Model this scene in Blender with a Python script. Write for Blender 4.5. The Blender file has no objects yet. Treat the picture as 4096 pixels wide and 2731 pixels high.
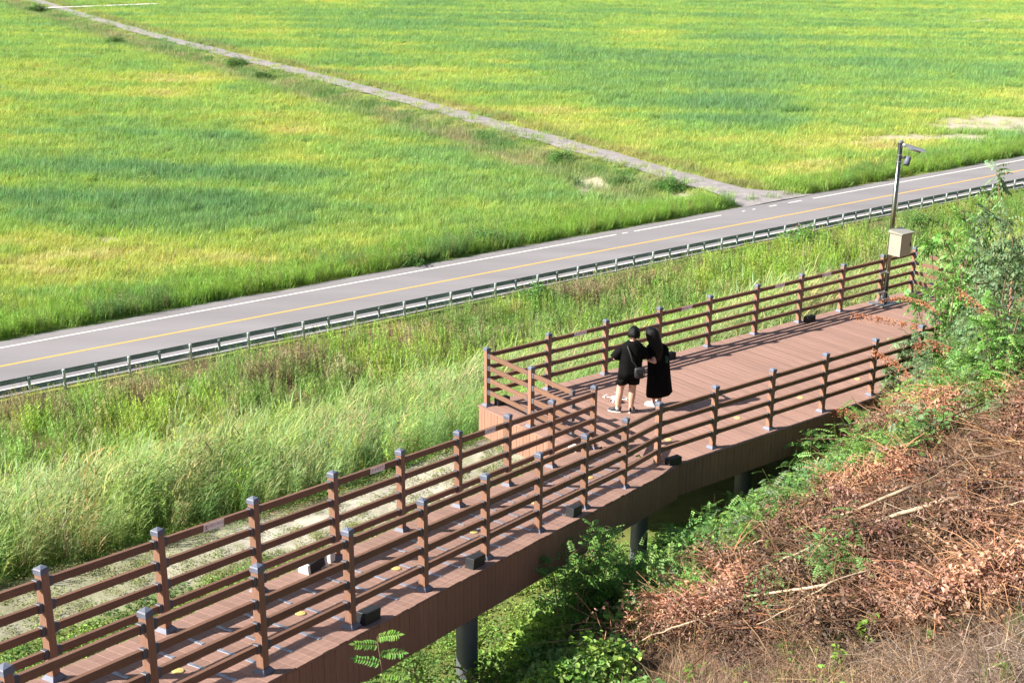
import bpy, bmesh, math, random
import numpy as np
from mathutils import Vector, Matrix, Euler

# ------------------------------------------------------------------ camera, sky, sun, exposure
SC = bpy.context.scene
COL = SC.collection
random.seed(7); RNG = np.random.default_rng(11)
CAM_F, CAM_P, CAM_R, CAM_H = 5113.06, 0.318902, 0.0079438, 8.9325     # focal length in photo pixels, pitch, roll, height over the deck
PW, PH = 4096, 2731
cam_d = bpy.data.cameras.new('camera'); cam = bpy.data.objects.new('camera', cam_d); COL.objects.link(cam)
cam_d.sensor_fit = 'HORIZONTAL'; cam_d.sensor_width = 36; cam_d.lens = CAM_F / PW * 36
cam_d.clip_start = 0.5; cam_d.clip_end = 9000
cam.matrix_world = Matrix.Translation((0, 0, CAM_H)) @ Matrix.Rotation(math.pi / 2 - CAM_P, 4, 'X') @ Matrix.Rotation(CAM_R, 4, 'Z')
SC.camera = cam

SUN_EL, SHADOW_AZ = math.radians(35.5), math.radians(77.0)            # shadows fall towards azimuth 77 deg (from +Y to +X)
wd = bpy.data.worlds.new('World'); SC.world = wd; wd.use_nodes = True
wn = wd.node_tree.nodes; wl = wd.node_tree.links
sky = wn.new('ShaderNodeTexSky'); sky.sky_type = 'NISHITA'; sky.sun_disc = False
sky.sun_elevation = SUN_EL; sky.sun_rotation = SHADOW_AZ + math.pi
sky.air_density = 1.2; sky.dust_density = 1.6; sky.ozone_density = 1.0
bg = wn['Background']; bg.inputs['Strength'].default_value = 0.05
wl.new(sky.outputs[0], bg.inputs['Color'])
sun_d = bpy.data.lights.new('sun', 'SUN'); sun_d.energy = 5.0; sun_d.angle = math.radians(0.53); sun_d.color = (1.0, 0.93, 0.83)
sun = bpy.data.objects.new('sun', sun_d); COL.objects.link(sun)
ldir = Vector((math.sin(SHADOW_AZ) * math.cos(SUN_EL), math.cos(SHADOW_AZ) * math.cos(SUN_EL), -math.sin(SUN_EL)))
sun.rotation_euler = ldir.to_track_quat('-Z', 'Y').to_euler()
SC.view_settings.view_transform = 'Standard'; SC.view_settings.look = 'None'
SC.view_settings.exposure = 1.4; SC.view_settings.gamma = 1.0
SC.render.engine = 'CYCLES'
SC.cycles.use_denoising = True; SC.cycles.use_adaptive_sampling = True; SC.cycles.adaptive_threshold = 0.02
SC.cycles.max_bounces = 5; SC.cycles.diffuse_bounces = 2; SC.cycles.glossy_bounces = 2
SC.cycles.transmission_bounces = 4; SC.cycles.transparent_max_bounces = 8

# ------------------------------------------------------------------ photo pixels -> directions -> places on the ground
K = PW / 2352.0                                                       # many notes below are in a 2352 px wide copy of the photo
def ray(px, py):
    u, v = px - PW / 2, py - PH / 2
    c, s = math.cos(CAM_R), math.sin(CAM_R)
    u, v = c * u + s * v, -s * u + c * v
    cp, sp = math.cos(CAM_P), math.sin(CAM_P)
    return np.array([u / CAM_F, cp - v / CAM_F * sp, -sp - v / CAM_F * cp])
def at_z(px, py, z):
    d = ray(px, py); t = (z - CAM_H) / d[2]
    return np.array([d[0] * t, d[1] * t, z])
def at_depth(px, py, dep):                                            # dep = distance along +Y
    d = ray(px, py); t = dep / d[1]
    return np.array([d[0] * t, dep, CAM_H + d[2] * t])
def height_over(xy, py, px=None):                                     # height at which the upright over xy crosses photo row py
    lo, hi = -15.0, 15.0
    for _ in range(50):
        m = (lo + hi) / 2
        if to_px(np.array([[xy[0], xy[1], m]]))[0, 1] > py: lo = m
        else: hi = m
    return (lo + hi) / 2
def to_px(P):
    x, y, z = P[:, 0], P[:, 1], P[:, 2] - CAM_H
    cp, sp = math.cos(CAM_P), math.sin(CAM_P)
    d = np.maximum(y * cp - z * sp, 1e-3); up = y * sp + z * cp
    u, v = CAM_F * x / d, -CAM_F * up / d
    c, s = math.cos(CAM_R), math.sin(CAM_R)
    return np.stack([PW / 2 + c * u - s * v, PH / 2 + s * u + c * v], 1)

# the road and the platform share one direction: u along, v across (away from the camera)
AZ = math.radians(52.3)
DU = np.array([math.sin(AZ), math.cos(AZ)]); DV = np.array([-math.cos(AZ), math.sin(AZ)])
def UV(x, y): return x * DU[0] + y * DU[1], x * DV[0] + y * DV[1]
def XY(u, v): return u * DU[0] + v * DV[0], u * DU[1] + v * DV[1]
# the ramp: along / across
RAZ = math.radians(29.0); RS = 0.17; RO = np.array([1.6, 19.7]); RZ0 = 0.2
DR = np.array([math.sin(RAZ), math.cos(RAZ)]); DX = np.array([DR[1], -DR[0]])
RAMP_END = RZ0 / RS
def ramp_pt(al, ac, dz=0.0):
    p = RO + DR * al + DX * ac
    return np.array([p[0], p[1], RZ0 - RS * al + dz])
def px_ramp(px, py, dz=0.0):
    d = ray(px, py); o = RO @ DR
    t = (dz + RZ0 + RS * o - CAM_H) / (d[2] + RS * (d[:2] @ DR)); P = d * t
    rel = P[:2] - RO
    return rel @ DR, rel @ DX

# ------------------------------------------------------------------ noise
def _hash(ix, iy, seed):
    h = (ix.astype(np.int64) * 374761393 + iy.astype(np.int64) * 668265263 + seed * 1442695041) & 0x7fffffff
    h = ((h ^ (h >> 13)) * 1274126177) & 0x7fffffff
    return ((h ^ (h >> 16)) & 0xffff) / 65535.0
def vnoise(x, y, seed=0):
    x = np.asarray(x, float); y = np.asarray(y, float)
    ix, iy = np.floor(x), np.floor(y); fx, fy = x - ix, y - iy
    fx, fy = fx * fx * (3 - 2 * fx), fy * fy * (3 - 2 * fy)
    a, b = _hash(ix, iy, seed), _hash(ix + 1, iy, seed); c, d = _hash(ix, iy + 1, seed), _hash(ix + 1, iy + 1, seed)
    return (a * (1 - fx) + b * fx) * (1 - fy) + (c * (1 - fx) + d * fx) * fy
def fbm(x, y, seed=0, n=3):
    s = 0; a = .5; t = 0
    for i in range(n):
        s = s + a * vnoise(np.asarray(x) * 2 ** i, np.asarray(y) * 2 ** i, seed + i * 17); t += a; a *= .5
    return s / t
def sstep(a, b, x):
    t = np.clip((x - a) / (b - a), 0, 1); return t * t * (3 - 2 * t)

# ------------------------------------------------------------------ terrain
ROAD_Z = -11.0
V_NEAR, V_FAR = 54.72, 62.75                                          # asphalt edges
def path_u(v): return 73.6 + (np.asarray(v) - 70) * 0.121 + 1.0 * np.sin((np.asarray(v) - 64) / 38.0)
def ground_z(x, y, rough=True):
    x = np.asarray(x, float); y = np.asarray(y, float)
    u, v = UV(x, y)
    t = np.clip((v - 20.8) / (44.0 - 20.8), 0, 1)
    z = -2.0 - 8.8 * (0.5 * t + 0.5 * np.sin(t * math.pi / 2)) - .2 * sstep(44, 52, v)
    z = np.where(v < 20.8, -2.0, z)
    hill = 2.62 + 0.42 * x - 0.25 * y
    hill = np.minimum(hill, 6.0)
    sh_ = 1.0 * (1 - sstep(14.5, 20.5, u))
    w = 1 - sstep(12.4 - sh_, 15.5 - sh_ * .8, v)
    h = hill + 2.0
    h = 0.5 * (h + np.sqrt(h * h + 0.35))                             # soft max with the bench
    z = z + np.where(v < 21, h * w, 0)
    side = u - path_u(v)
    ditch = np.exp(-((side + 7.0) / 2.6) ** 2) * sstep(64.5, 70, v)
    z = z - 0.9 * ditch
    if rough:
        m = sstep(63.2, 68, v) + (1 - sstep(45, 52, v))
        m = m * (1 - np.exp(-(side / 2.2) ** 2) * (v > 60))
        z = z + (fbm(x * .23, y * .23, 5) - .5) * 0.5 * m
        z = z + (fbm(x * 1.1, y * 1.1, 9) - .5) * 0.3 * (v < 13.5) * (w > .9)
    return z
def on_ground(px, py, n=60):
    d = ray(px, py); t0 = 6.0
    for i in range(4000):
        P = np.array([0, 0, CAM_H]) + d * t0
        if P[2] < ground_z(P[0], P[1]): break
        t0 += 0.05 if t0 < 40 else 0.4
    return np.array([P[0], P[1], float(ground_z(P[0], P[1]))])

# ------------------------------------------------------------------ materials
def mat_new(name):
    m = bpy.data.materials.new(name); m.use_nodes = True
    return m, m.node_tree.nodes, m.node_tree.links, m.node_tree.nodes['Principled BSDF']
def mat(name, col, rough=.6, metal=0.0, var=0.12, scale=6.0, bump=0.0, bscale=60.0, rnd=0.0, spec=.5, stretch=None, dirt=None):
    """plain paint / wood / metal with two noise layers of colour, a per-object shift and fine relief"""
    m, N, L, B = mat_new(name)
    B.inputs['Roughness'].default_value = rough; B.inputs['Metallic'].default_value = metal
    B.inputs['Specular IOR Level'].default_value = spec
    tc = N.new('ShaderNodeTexCoord'); mp = N.new('ShaderNodeMapping'); L.new(tc.outputs['Object'], mp.inputs[0])
    if stretch: mp.inputs['Scale'].default_value = stretch
    nz = N.new('ShaderNodeTexNoise'); nz.inputs['Scale'].default_value = scale; nz.inputs['Detail'].default_value = 6
    L.new(mp.outputs[0], nz.inputs['Vector'])
    mr = N.new('ShaderNodeMapRange'); mr.inputs['From Min'].default_value = .3; mr.inputs['From Max'].default_value = .7
    mr.inputs['To Min'].default_value = 1 - var; mr.inputs['To Max'].default_value = 1 + var
    L.new(nz.outputs['Fac'], mr.inputs['Value'])
    oi = N.new('ShaderNodeObjectInfo')
    rr = N.new('ShaderNodeMapRange'); rr.inputs['To Min'].default_value = 1 - rnd; rr.inputs['To Max'].default_value = 1 + rnd
    L.new(oi.outputs['Random'], rr.inputs['Value'])
    mu = N.new('ShaderNodeMath'); mu.operation = 'MULTIPLY'; L.new(mr.outputs[0], mu.inputs[0]); L.new(rr.outputs[0], mu.inputs[1])
    vm = N.new('ShaderNodeVectorMath'); vm.operation = 'SCALE'; vm.inputs[0].default_value = col[:3]; L.new(mu.outputs[0], vm.inputs['Scale'])
    out = vm.outputs[0]
    if dirt:                                                          # (colour, scale, from, to)
        dn = N.new('ShaderNodeTexNoise'); dn.inputs['Scale'].default_value = dirt[1]; dn.inputs['Detail'].default_value = 8; dn.inputs['Roughness'].default_value = .7
        L.new(tc.outputs['Object'], dn.inputs['Vector'])
        dr = N.new('ShaderNodeMapRange'); dr.inputs['From Min'].default_value = dirt[2]; dr.inputs['From Max'].default_value = dirt[3]; L.new(dn.outputs['Fac'], dr.inputs['Value'])
        mx = N.new('ShaderNodeMix'); mx.data_type = 'RGBA'; L.new(dr.outputs[0], mx.inputs['Factor']); L.new(out, mx.inputs['A']); mx.inputs['B'].default_value = (*dirt[0], 1)
        out = mx.outputs['Result']
    L.new(out, B.inputs['Base Color'])
    if bump:
        b2 = N.new('ShaderNodeTexNoise'); b2.inputs['Scale'].default_value = bscale; b2.inputs['Detail'].default_value = 4; L.new(mp.outputs[0], b2.inputs['Vector'])
        bp = N.new('ShaderNodeBump'); bp.inputs['Strength'].default_value = bump; bp.inputs['Distance'].default_value = .01
        L.new(b2.outputs['Fac'], bp.inputs['Height']); L.new(bp.outputs[0], B.inputs['Normal'])
    return m

def leaf_mat(name, base=None, trans=.35, rough=.55, vary=.25):
    """thin leaves: diffuse + translucent. base None -> colour from the scatter point's tint"""
    m = bpy.data.materials.new(name); m.use_nodes = True; N, L = m.node_tree.nodes, m.node_tree.links
    N.clear()
    out = N.new('ShaderNodeOutputMaterial')
    at = N.new('ShaderNodeAttribute'); at.attribute_type = 'GEOMETRY'; at.attribute_name = 'vc'
    if base is None:
        tn = N.new('ShaderNodeAttribute'); tn.attribute_type = 'INSTANCER'; tn.attribute_name = 'tint'; csrc = tn.outputs['Color']
    else:
        tn = N.new('ShaderNodeRGB'); tn.outputs[0].default_value = (*base, 1)
        oi = N.new('ShaderNodeObjectInfo'); hs = N.new('ShaderNodeHueSaturation'); L.new(tn.outputs[0], hs.inputs['Color'])
        r1 = N.new('ShaderNodeMapRange'); r1.inputs['To Min'].default_value = .80; r1.inputs['To Max'].default_value = 1.2; L.new(oi.outputs['Random'], r1.inputs['Value']); L.new(r1.outputs[0], hs.inputs['Value'])
        csrc = hs.outputs[0]
    mu = N.new('ShaderNodeMix'); mu.data_type = 'RGBA'; mu.blend_type = 'MULTIPLY'; mu.inputs['Factor'].default_value = 1
    L.new(csrc, mu.inputs['A']); L.new(at.outputs['Color'], mu.inputs['B'])
    di = N.new('ShaderNodeBsdfPrincipled'); di.inputs['Roughness'].default_value = rough; di.inputs['Specular IOR Level'].default_value = .35
    L.new(mu.outputs['Result'], di.inputs['Base Color'])
    tr = N.new('ShaderNodeBsdfTranslucent'); hs2 = N.new('ShaderNodeHueSaturation'); hs2.inputs['Saturation'].default_value = 1.1; hs2.inputs['Value'].default_value = 1.25
    L.new(mu.outputs['Result'], hs2.inputs['Color']); L.new(hs2.outputs[0], tr.inputs['Color'])
    mx = N.new('ShaderNodeMixShader'); mx.inputs['Fac'].default_value = trans
    L.new(di.outputs[0], mx.inputs[1]); L.new(tr.outputs[0], mx.inputs[2]); L.new(mx.outputs[0], out.inputs['Surface'])
    return m

M = {}
M['deck'] = mat('deck_wood', (.275, .168, .135), .62, var=.16, scale=3.0, bump=.25, bscale=40, rnd=.10, spec=.3, stretch=(1, 9, 1), dirt=((.10, .075, .06), 1.6, .60, .80))
M['rail'] = mat('rail_wood', (.180, .098, .066), .6, var=.14, scale=4.0, bump=.3, bscale=30, rnd=.10, spec=.3, stretch=(1, 12, 12), dirt=((.30, .15, .05), 2.3, .62, .9))
M['post'] = mat('post_wood', (.265, .145, .100), .6, var=.14, scale=4.0, bump=.3, bscale=30, rnd=.08, spec=.3, stretch=(14, 14, 1), dirt=((.13, .10, .08), 3.0, .62, .9))
M['fascia'] = mat('fascia_wood', (.30, .166, .120), .65, var=.10, scale=4.0, bump=.2, bscale=30, rnd=.06, spec=.25, stretch=(12, 12, 1), dirt=((.12, .08, .055), 1.5, .6, .85))
M['cap'] = mat('grey_cast_cap', (.125, .140, .190), .55, .0, var=.12, scale=14, rnd=.14, spec=.35, dirt=((.24, .24, .26), 9.0, .62, .85))
M['bracket'] = mat('grey_bracket', (.085, .092, .115), .5, .1, var=.12, scale=12, rnd=.15)
M['steel'] = mat('galvanised_steel', (.42, .45, .46), .35, .75, var=.10, scale=9)
M['polesteel'] = mat('stainless_pole', (.26, .26, .20), .24, 1.0, var=.08, scale=4, stretch=(6, 6, .5))
M['box'] = mat('cabinet_steel', (.36, .345, .30), .40, .3, var=.06, scale=3)
M['black'] = mat('black_plastic', (.018, .020, .024), .5, var=.2, scale=6, dirt=((.10, .10, .10), 5, .62, .9))
M['white'] = mat('white_plastic', (.78, .77, .74), .45, var=.05, scale=6, dirt=((.4, .36, .3), 5, .64, .9))
M['dark'] = mat('dark_steel', (.035, .033, .032), .6, .2, var=.2, scale=4)
M['column'] = mat('painted_column', (.10, .11, .12), .5, .1, var=.15, scale=3, dirt=((.05, .05, .04), 2, .55, .8))
M['yellow'] = mat('yellow_stud', (.60, .47, .17), .5, var=.12, scale=14, dirt=((.35, .27, .10), 18, .52, .75))
M['strip'] = mat('antislip_metal', (.40, .44, .54), .4, .55, var=.18, scale=8, rnd=.15, dirt=((.12, .10, .09), 5.5, .54, .66))
M['sticker'] = mat('sticker_white', (.90, .86, .87), .45, var=.04, scale=8)
M['stk_red'] = mat('sticker_red', (.42, .05, .06), .5, var=.03)
M['stk_black'] = mat('sticker_black', (.04, .03, .035), .5, var=.03)
M['g_rail'] = mat('guardrail_steel', (.30, .36, .37), .5, .0, var=.16, scale=2.0, rnd=.06)
M['g_post'] = mat('guardrail_post_steel', (.50, .56, .57), .4, .4, var=.1, scale=6)
M['skin'] = mat('skin', (.62, .36, .27), .5, var=.05, scale=5, spec=.35)
M['cloth'] = mat('black_cotton', (.0055, .0055, .006), .9, var=.2, scale=12, bump=.3, bscale=25, spec=.1)
M['cloth2'] = mat('black_cotton_dress', (.0042, .0042, .005), .92, var=.2, scale=10, bump=.3, bscale=18, spec=.08)
M['hair'] = mat('black_hair', (.004, .0038, .0042), .45, spec=.22, var=.3, scale=30, bump=.6, bscale=60, stretch=(8, 8, 1))
M['bag'] = mat('black_nylon', (.012, .0125, .015), .65, var=.2, scale=12)
M['shoe'] = mat('black_canvas_shoe', (.022, .024, .028), .7, var=.15)
M['sole'] = mat('white_rubber', (.75, .74, .72), .5, var=.05)
M['croc'] = mat('pale_blue_foam', (.62, .67, .74), .5, var=.05)
M['greenprint'] = mat('green_print', (.01, .05, .035), .85, var=.3, scale=20)
M['drone'] = mat('drone_white', (.72, .72, .72), .4, var=.05)
M['bark'] = mat('bark', (.17, .115, .075), .85, var=.3, scale=9, bump=.5, bscale=30, rnd=.2)
M['cutwood'] = mat('dry_stem_wood', (.44, .33, .225), .75, var=.22, scale=7, bump=.4, bscale=40, rnd=.25)
M['cutend'] = mat('cut_wood_end', (.55, .38, .20), .7, var=.1)
M['rock'] = mat('pale_rock', (.45, .42, .37), .85, var=.2, scale=5, bump=.6, bscale=9)
M['line_white'] = mat('road_paint_white', (.72, .71, .68), .6, var=.08, scale=9, dirt=((.19, .185, .19), 7.0, .60, .72))
M['line_yellow'] = mat('road_paint_yellow', (.72, .40, .06), .6, var=.08, scale=9, dirt=((.25, .20, .15), 7.0, .63, .78))
M['blue'] = mat('faded_blue_cloth', (.12, .20, .50), .8, var=.2, scale=5)
M['dead'] = leaf_mat('dead_leaf', None, trans=.18, rough=.7)
M['leaf'] = leaf_mat('green_leaf', None, trans=.34)
M['grass'] = leaf_mat('grass_blade', None, trans=.38)
M['robinia'] = leaf_mat('robinia_leaf', (.175, .285, .135), trans=.32)
M['seedling'] = leaf_mat('seedling_leaf', (.19, .36, .075), trans=.42)
M['shrub'] = leaf_mat('shrub_leaf', (.115, .255, .060), trans=.3)
M['lime'] = leaf_mat('lime_leaf', (.17, .29, .045), trans=.42)

def asphalt():
    m, N, L, B = mat_new('asphalt'); B.inputs['Roughness'].default_value = .85; B.inputs['Specular IOR Level'].default_value = .25
    tc = N.new('ShaderNodeTexCoord')
    a = N.new('ShaderNodeTexNoise'); a.inputs['Scale'].default_value = .35; a.inputs['Detail'].default_value = 8
    mp = N.new('ShaderNodeMapping'); mp.inputs['Scale'].default_value = (.15, 1, 1); L.new(tc.outputs['Object'], mp.inputs[0]); L.new(mp.outputs[0], a.inputs['Vector'])
    f = N.new('ShaderNodeTexNoise'); f.inputs['Scale'].default_value = 40; f.inputs['Detail'].default_value = 3; L.new(tc.outputs['Object'], f.inputs['Vector'])
    r = N.new('ShaderNodeMapRange'); r.inputs['From Min'].default_value = .3; r.inputs['From Max'].default_value = .7; r.inputs['To Min'].default_value = .86; r.inputs['To Max'].default_value = 1.1; L.new(a.outputs['Fac'], r.inputs['Value'])
    r2 = N.new('ShaderNodeMapRange'); r2.inputs['To Min'].default_value = .8; r2.inputs['To Max'].default_value = 1.2; L.new(f.outputs['Fac'], r2.inputs['Value'])
    mu = N.new('ShaderNodeMath'); mu.operation = 'MULTIPLY'; L.new(r.outputs[0], mu.inputs[0]); L.new(r2.outputs[0], mu.inputs[1])
    vm = N.new('ShaderNodeVectorMath'); vm.operation = 'SCALE'; vm.inputs[0].default_value = (.215, .205, .215); L.new(mu.outputs[0], vm.inputs['Scale']); L.new(vm.outputs[0], B.inputs['Base Color'])
    bp = N.new('ShaderNodeBump'); bp.inputs['Strength'].default_value = .3; bp.inputs['Distance'].default_value = .01; L.new(f.outputs['Fac'], bp.inputs['Height']); L.new(bp.outputs[0], B.inputs['Normal'])
    return m
M['asphalt'] = asphalt()
def gravel_mat(name, c1, c2, scale=1.2):
    m, N, L, B = mat_new(name); B.inputs['Roughness'].default_value = .9; B.inputs['Specular IOR Level'].default_value = .2
    tc = N.new('ShaderNodeTexCoord')
    a = N.new('ShaderNodeTexNoise'); a.inputs['Scale'].default_value = scale; a.inputs['Detail'].default_value = 10; a.inputs['Roughness'].default_value = .7; L.new(tc.outputs['Object'], a.inputs['Vector'])
    f = N.new('ShaderNodeTexVoronoi'); f.inputs['Scale'].default_value = 14; L.new(tc.outputs['Object'], f.inputs['Vector'])
    r = N.new('ShaderNodeMapRange'); r.inputs['From Min'].default_value = .35; r.inputs['From Max'].default_value = .65; L.new(a.outputs['Fac'], r.inputs['Value'])
    mx = N.new('ShaderNodeMix'); mx.data_type = 'RGBA'; L.new(r.outputs[0], mx.inputs['Factor']); mx.inputs['A'].default_value = (*c1, 1); mx.inputs['B'].default_value = (*c2, 1)
    L.new(mx.outputs['Result'], B.inputs['Base Color'])
    bp = N.new('ShaderNodeBump'); bp.inputs['Strength'].default_value = .6; bp.inputs['Distance'].default_value = .03; L.new(f.outputs['Distance'], bp.inputs['Height']); L.new(bp.outputs[0], B.inputs['Normal'])
    return m
M['gravel'] = gravel_mat('gravel', (.20, .188, .195), (.33, .305, .30))
M['concrete'] = gravel_mat('pale_concrete', (.5, .47, .44), (.6, .57, .53))
def ground_mat():
    m, N, L, B = mat_new('ground_soil'); B.inputs['Roughness'].default_value = .95; B.inputs['Specular IOR Level'].default_value = .1
    at = N.new('ShaderNodeAttribute'); at.attribute_name = 'gcol'
    tc = N.new('ShaderNodeTexCoord')
    a = N.new('ShaderNodeTexNoise'); a.inputs['Scale'].default_value = 2.2; a.inputs['Detail'].default_value = 10; a.inputs['Roughness'].default_value = .7; L.new(tc.outputs['Object'], a.inputs['Vector'])
    r = N.new('ShaderNodeMapRange'); r.inputs['From Min'].default_value = .3; r.inputs['From Max'].default_value = .7; r.inputs['To Min'].default_value = .7; r.inputs['To Max'].default_value = 1.25; L.new(a.outputs['Fac'], r.inputs['Value'])
    vm = N.new('ShaderNodeVectorMath'); vm.operation = 'SCALE'; L.new(at.outputs['Color'], vm.inputs[0]); L.new(r.outputs[0], vm.inputs['Scale']); L.new(vm.outputs[0], B.inputs['Base Color'])
    bp = N.new('ShaderNodeBump'); bp.inputs['Strength'].default_value = .7; bp.inputs['Distance'].default_value = .05; L.new(a.outputs['Fac'], bp.inputs['Height']); L.new(bp.outputs[0], B.inputs['Normal'])
    return m
M['ground'] = ground_mat()

# ------------------------------------------------------------------ mesh helpers
class MB:
    """collects polygons (and a colour per vertex) for ONE mesh"""
    def __init__(s): s.v = []; s.f = []; s.c = []
    def add(s, vs, fs, c=(1, 1, 1)):
        o = len(s.v); s.v.extend([tuple(map(float, p)) for p in vs]); s.f.extend([tuple(i + o for i in f) for f in fs]); s.c.extend([c] * len(vs)); return s
    def box(s, x0, x1, y0, y1, z0, z1, ch=0.0):
        if ch <= 0:
            vs = [(x, y, z) for z in (z0, z1) for y in (y0, y1) for x in (x0, x1)]
            return s.add(vs, [(0, 2, 3, 1), (4, 5, 7, 6), (0, 1, 5, 4), (2, 6, 7, 3), (0, 4, 6, 2), (1, 3, 7, 5)])
        vs = [(x0, y0, z0), (x1, y0, z0), (x1, y1, z0), (x0, y1, z0), (x0, y0, z1 - ch), (x1, y0, z1 - ch), (x1, y1, z1 - ch), (x0, y1, z1 - ch),
              (x0 + ch, y0 + ch, z1), (x1 - ch, y0 + ch, z1), (x1 - ch, y1 - ch, z1), (x0 + ch, y1 - ch, z1)]
        return s.add(vs, [(3, 2, 1, 0), (0, 1, 5, 4), (1, 2, 6, 5), (2, 3, 7, 6), (3, 0, 4, 7), (4, 5, 9, 8), (5, 6, 10, 9), (6, 7, 11, 10), (7, 4, 8, 11), (8, 9, 10, 11)])
    def tube(s, pts, rad, n=10, caps=True, c=(1, 1, 1)):
        pts = [Vector(p) for p in pts]; rad = rad if hasattr(rad, '__len__') else [rad] * len(pts)
        vs = []; fs = []; up = None
        for i, p in enumerate(pts):
            t = (pts[min(i + 1, len(pts) - 1)] - pts[max(i - 1, 0)]).normalized()
            if up is None: up = Vector((0, 0, 1)) if abs(t.z) < .9 else Vector((1, 0, 0))
            a = t.cross(up).normalized(); b = t.cross(a).normalized()
            for k in range(n):
                q = 2 * math.pi * k / n; vs.append(p + a * (rad[i] * math.cos(q)) + b * (rad[i] * math.sin(q)))
        for i in range(len(pts) - 1):
            for k in range(n): k2 = (k + 1) % n; fs.append((i * n + k, (i + 1) * n + k, (i + 1) * n + k2, i * n + k2))
        if caps: fs.append(tuple(range(n))); fs.append(tuple(range((len(pts) - 1) * n, len(pts) * n))[::-1])
        return s.add(vs, fs, c)
    def loft(s, rings, n=16, caps=True, wob=None):
        """rings: (cx, cy, cz, rx, ry[, tilt x, tilt y])"""
        vs = []; fs = []
        for i, r in enumerate(rings):
            for k in range(n):
                q = 2 * math.pi * k / n; w = 1 + (wob(i, q) if wob else 0)
                dx, dy = r[3] * math.cos(q) * w, r[4] * math.sin(q) * w
                z = r[2] + (dx * r[5] + dy * r[6] if len(r) > 5 else 0)
                vs.append((r[0] + dx, r[1] + dy, z))
        for i in range(len(rings) - 1):
            for k in range(n): k2 = (k + 1) % n; fs.append((i * n + k, i * n + k2, (i + 1) * n + k2, (i + 1) * n + k))
        if caps: fs.append(tuple(range(n))[::-1]); fs.append(tuple(range((len(rings) - 1) * n, len(rings) * n)))
        return s.add(vs, fs)
    def xform(s, mtx):
        s.v = [tuple(mtx @ Vector(p)) for p in s.v]; return s
    def mesh(s, name, m, smooth=False):
        me = bpy.data.meshes.new(name); me.from_pydata(s.v, [], s.f); me.update()
        if m is not None: me.materials.append(m)
        ca = me.color_attributes.new('vc', 'FLOAT_COLOR', 'POINT')
        ca.data.foreach_set('color', np.array([(*c, 1) for c in s.c], np.float32).ravel() if s.c else np.zeros(0, np.float32))
        if smooth: me.polygons.foreach_set('use_smooth', [True] * len(me.polygons))
        return me
def tag(o, label=None, cat=None, group=None, kind=None):
    if label: o['label'] = label
    if cat: o['category'] = cat
    if group: o['group'] = group
    if kind: o['kind'] = kind
    return o
def link(name, me, parent=None, loc=None, rot=None, mtx=None):
    o = bpy.data.objects.new(name, me); COL.objects.link(o)
    if parent is not None: o.parent = parent
    if mtx is not None: o.matrix_local = mtx
    else:
        if loc is not None: o.location = [float(a) for a in loc]
        if rot is not None: o.rotation_euler = [float(a) for a in rot]
    return o
def thing(name, label, cat, loc=(0, 0, 0), rotz=0, group=None):
    o = link(name, None, loc=loc, rot=(0, 0, rotz)); o.empty_display_size = .2
    return tag(o, label, cat, group)
def recalc(me):
    bm = bmesh.new(); bm.from_mesh(me); bmesh.ops.recalc_face_normals(bm, faces=bm.faces); bm.to_mesh(me); bm.free(); return me
def rot_of(d):                                                        # z-rotation that turns local +X onto the ground direction d
    return math.atan2(d[1], d[0])

# ------------------------------------------------------------------ what grows where in the field (0 blue-green .. 1 straw yellow), read off the photo
FT = np.array([  # x, y in the 2352 px copy, t
 (100,50,.5),(60,130,.35),(300,130,.35),(100,215,.72),(370,203,.85),(200,215,.7),(30,222,.75),(150,262,.2),(400,270,.3),(60,312,.72),(180,305,.55),(300,340,.2),(550,262,.5),
 (640,290,.68),(700,330,.75),(500,390,.2),(200,420,.2),(700,420,.3),(1000,330,.3),(900,370,.6),(1050,420,.5),(100,480,.22),(300,470,.18),(520,450,.15),(640,470,.3),(850,480,.62),
 (1100,470,.6),(150,560,.78),(350,540,.6),(600,545,.7),(800,560,.85),(1000,505,.6),(50,620,.85),(300,605,.75),(550,600,.8),(750,590,.9),(100,690,.8),(30,560,.6),(450,510,.4),(200,510,.35),
 (350,390,.18),(80,380,.25),(80,350,.22),(250,290,.2),(480,310,.3),(560,340,.3),(800,420,.35),(250,560,.7),(450,570,.7),(900,540,.7),(20,680,.85),(30,90,.4),(40,160,.6),(200,100,.45),
 (500,20,.45),(900,30,.3),(1500,20,.4),(2200,20,.45),(600,60,.62),(900,65,.25),(1200,60,.35),(1500,75,.6),(2000,60,.4),(2300,60,.55),(700,110,.65),(900,130,.7),(1100,150,.62),
 (1300,120,.22),(1600,100,.3),(1900,110,.35),(2200,110,.28),(1000,190,.7),(1300,180,.3),(1600,160,.15),(1900,160,.28),(2250,150,.35),(1100,220,.72),(1300,250,.75),(1500,210,.35),
 (1700,205,.12),(1900,200,.42),(2200,190,.5),(1300,290,.8),(1500,270,.4),(1700,275,.25),(1900,250,.62),(2100,240,.5),(2300,235,.8),(1450,320,.82),(1700,330,.8),(1900,310,.85),
 (2100,292,.9),(2250,262,.75),(1600,380,.72),(1850,370,.92),(2000,350,.95),(2250,335,.3),(2330,330,.3),(1400,340,.7),(1150,255,.55),(850,150,.55),(1200,300,.6),(1520,370,.6),
 (800,20,.5),(1100,95,.3),(1750,130,.2),(2050,150,.25),(1400,215,.3),(1800,235,.3),(2000,270,.6),(760,80,.3),(1700,60,.35),(1950,30,.45),(1350,150,.2),(1250,215,.6),(1650,245,.2)])
BARE = [(2285,286,150,20),(2150,318,170,9),(2330,205,45,5),(2345,232,22,5),(2260,49,60,2.5),(235,550,45,5),(1362,430,60,24),(1690,655,20,6),(2120,290,40,3),(1990,345,60,3),(1075,440,22,5),(1560,452,40,6)]
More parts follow.
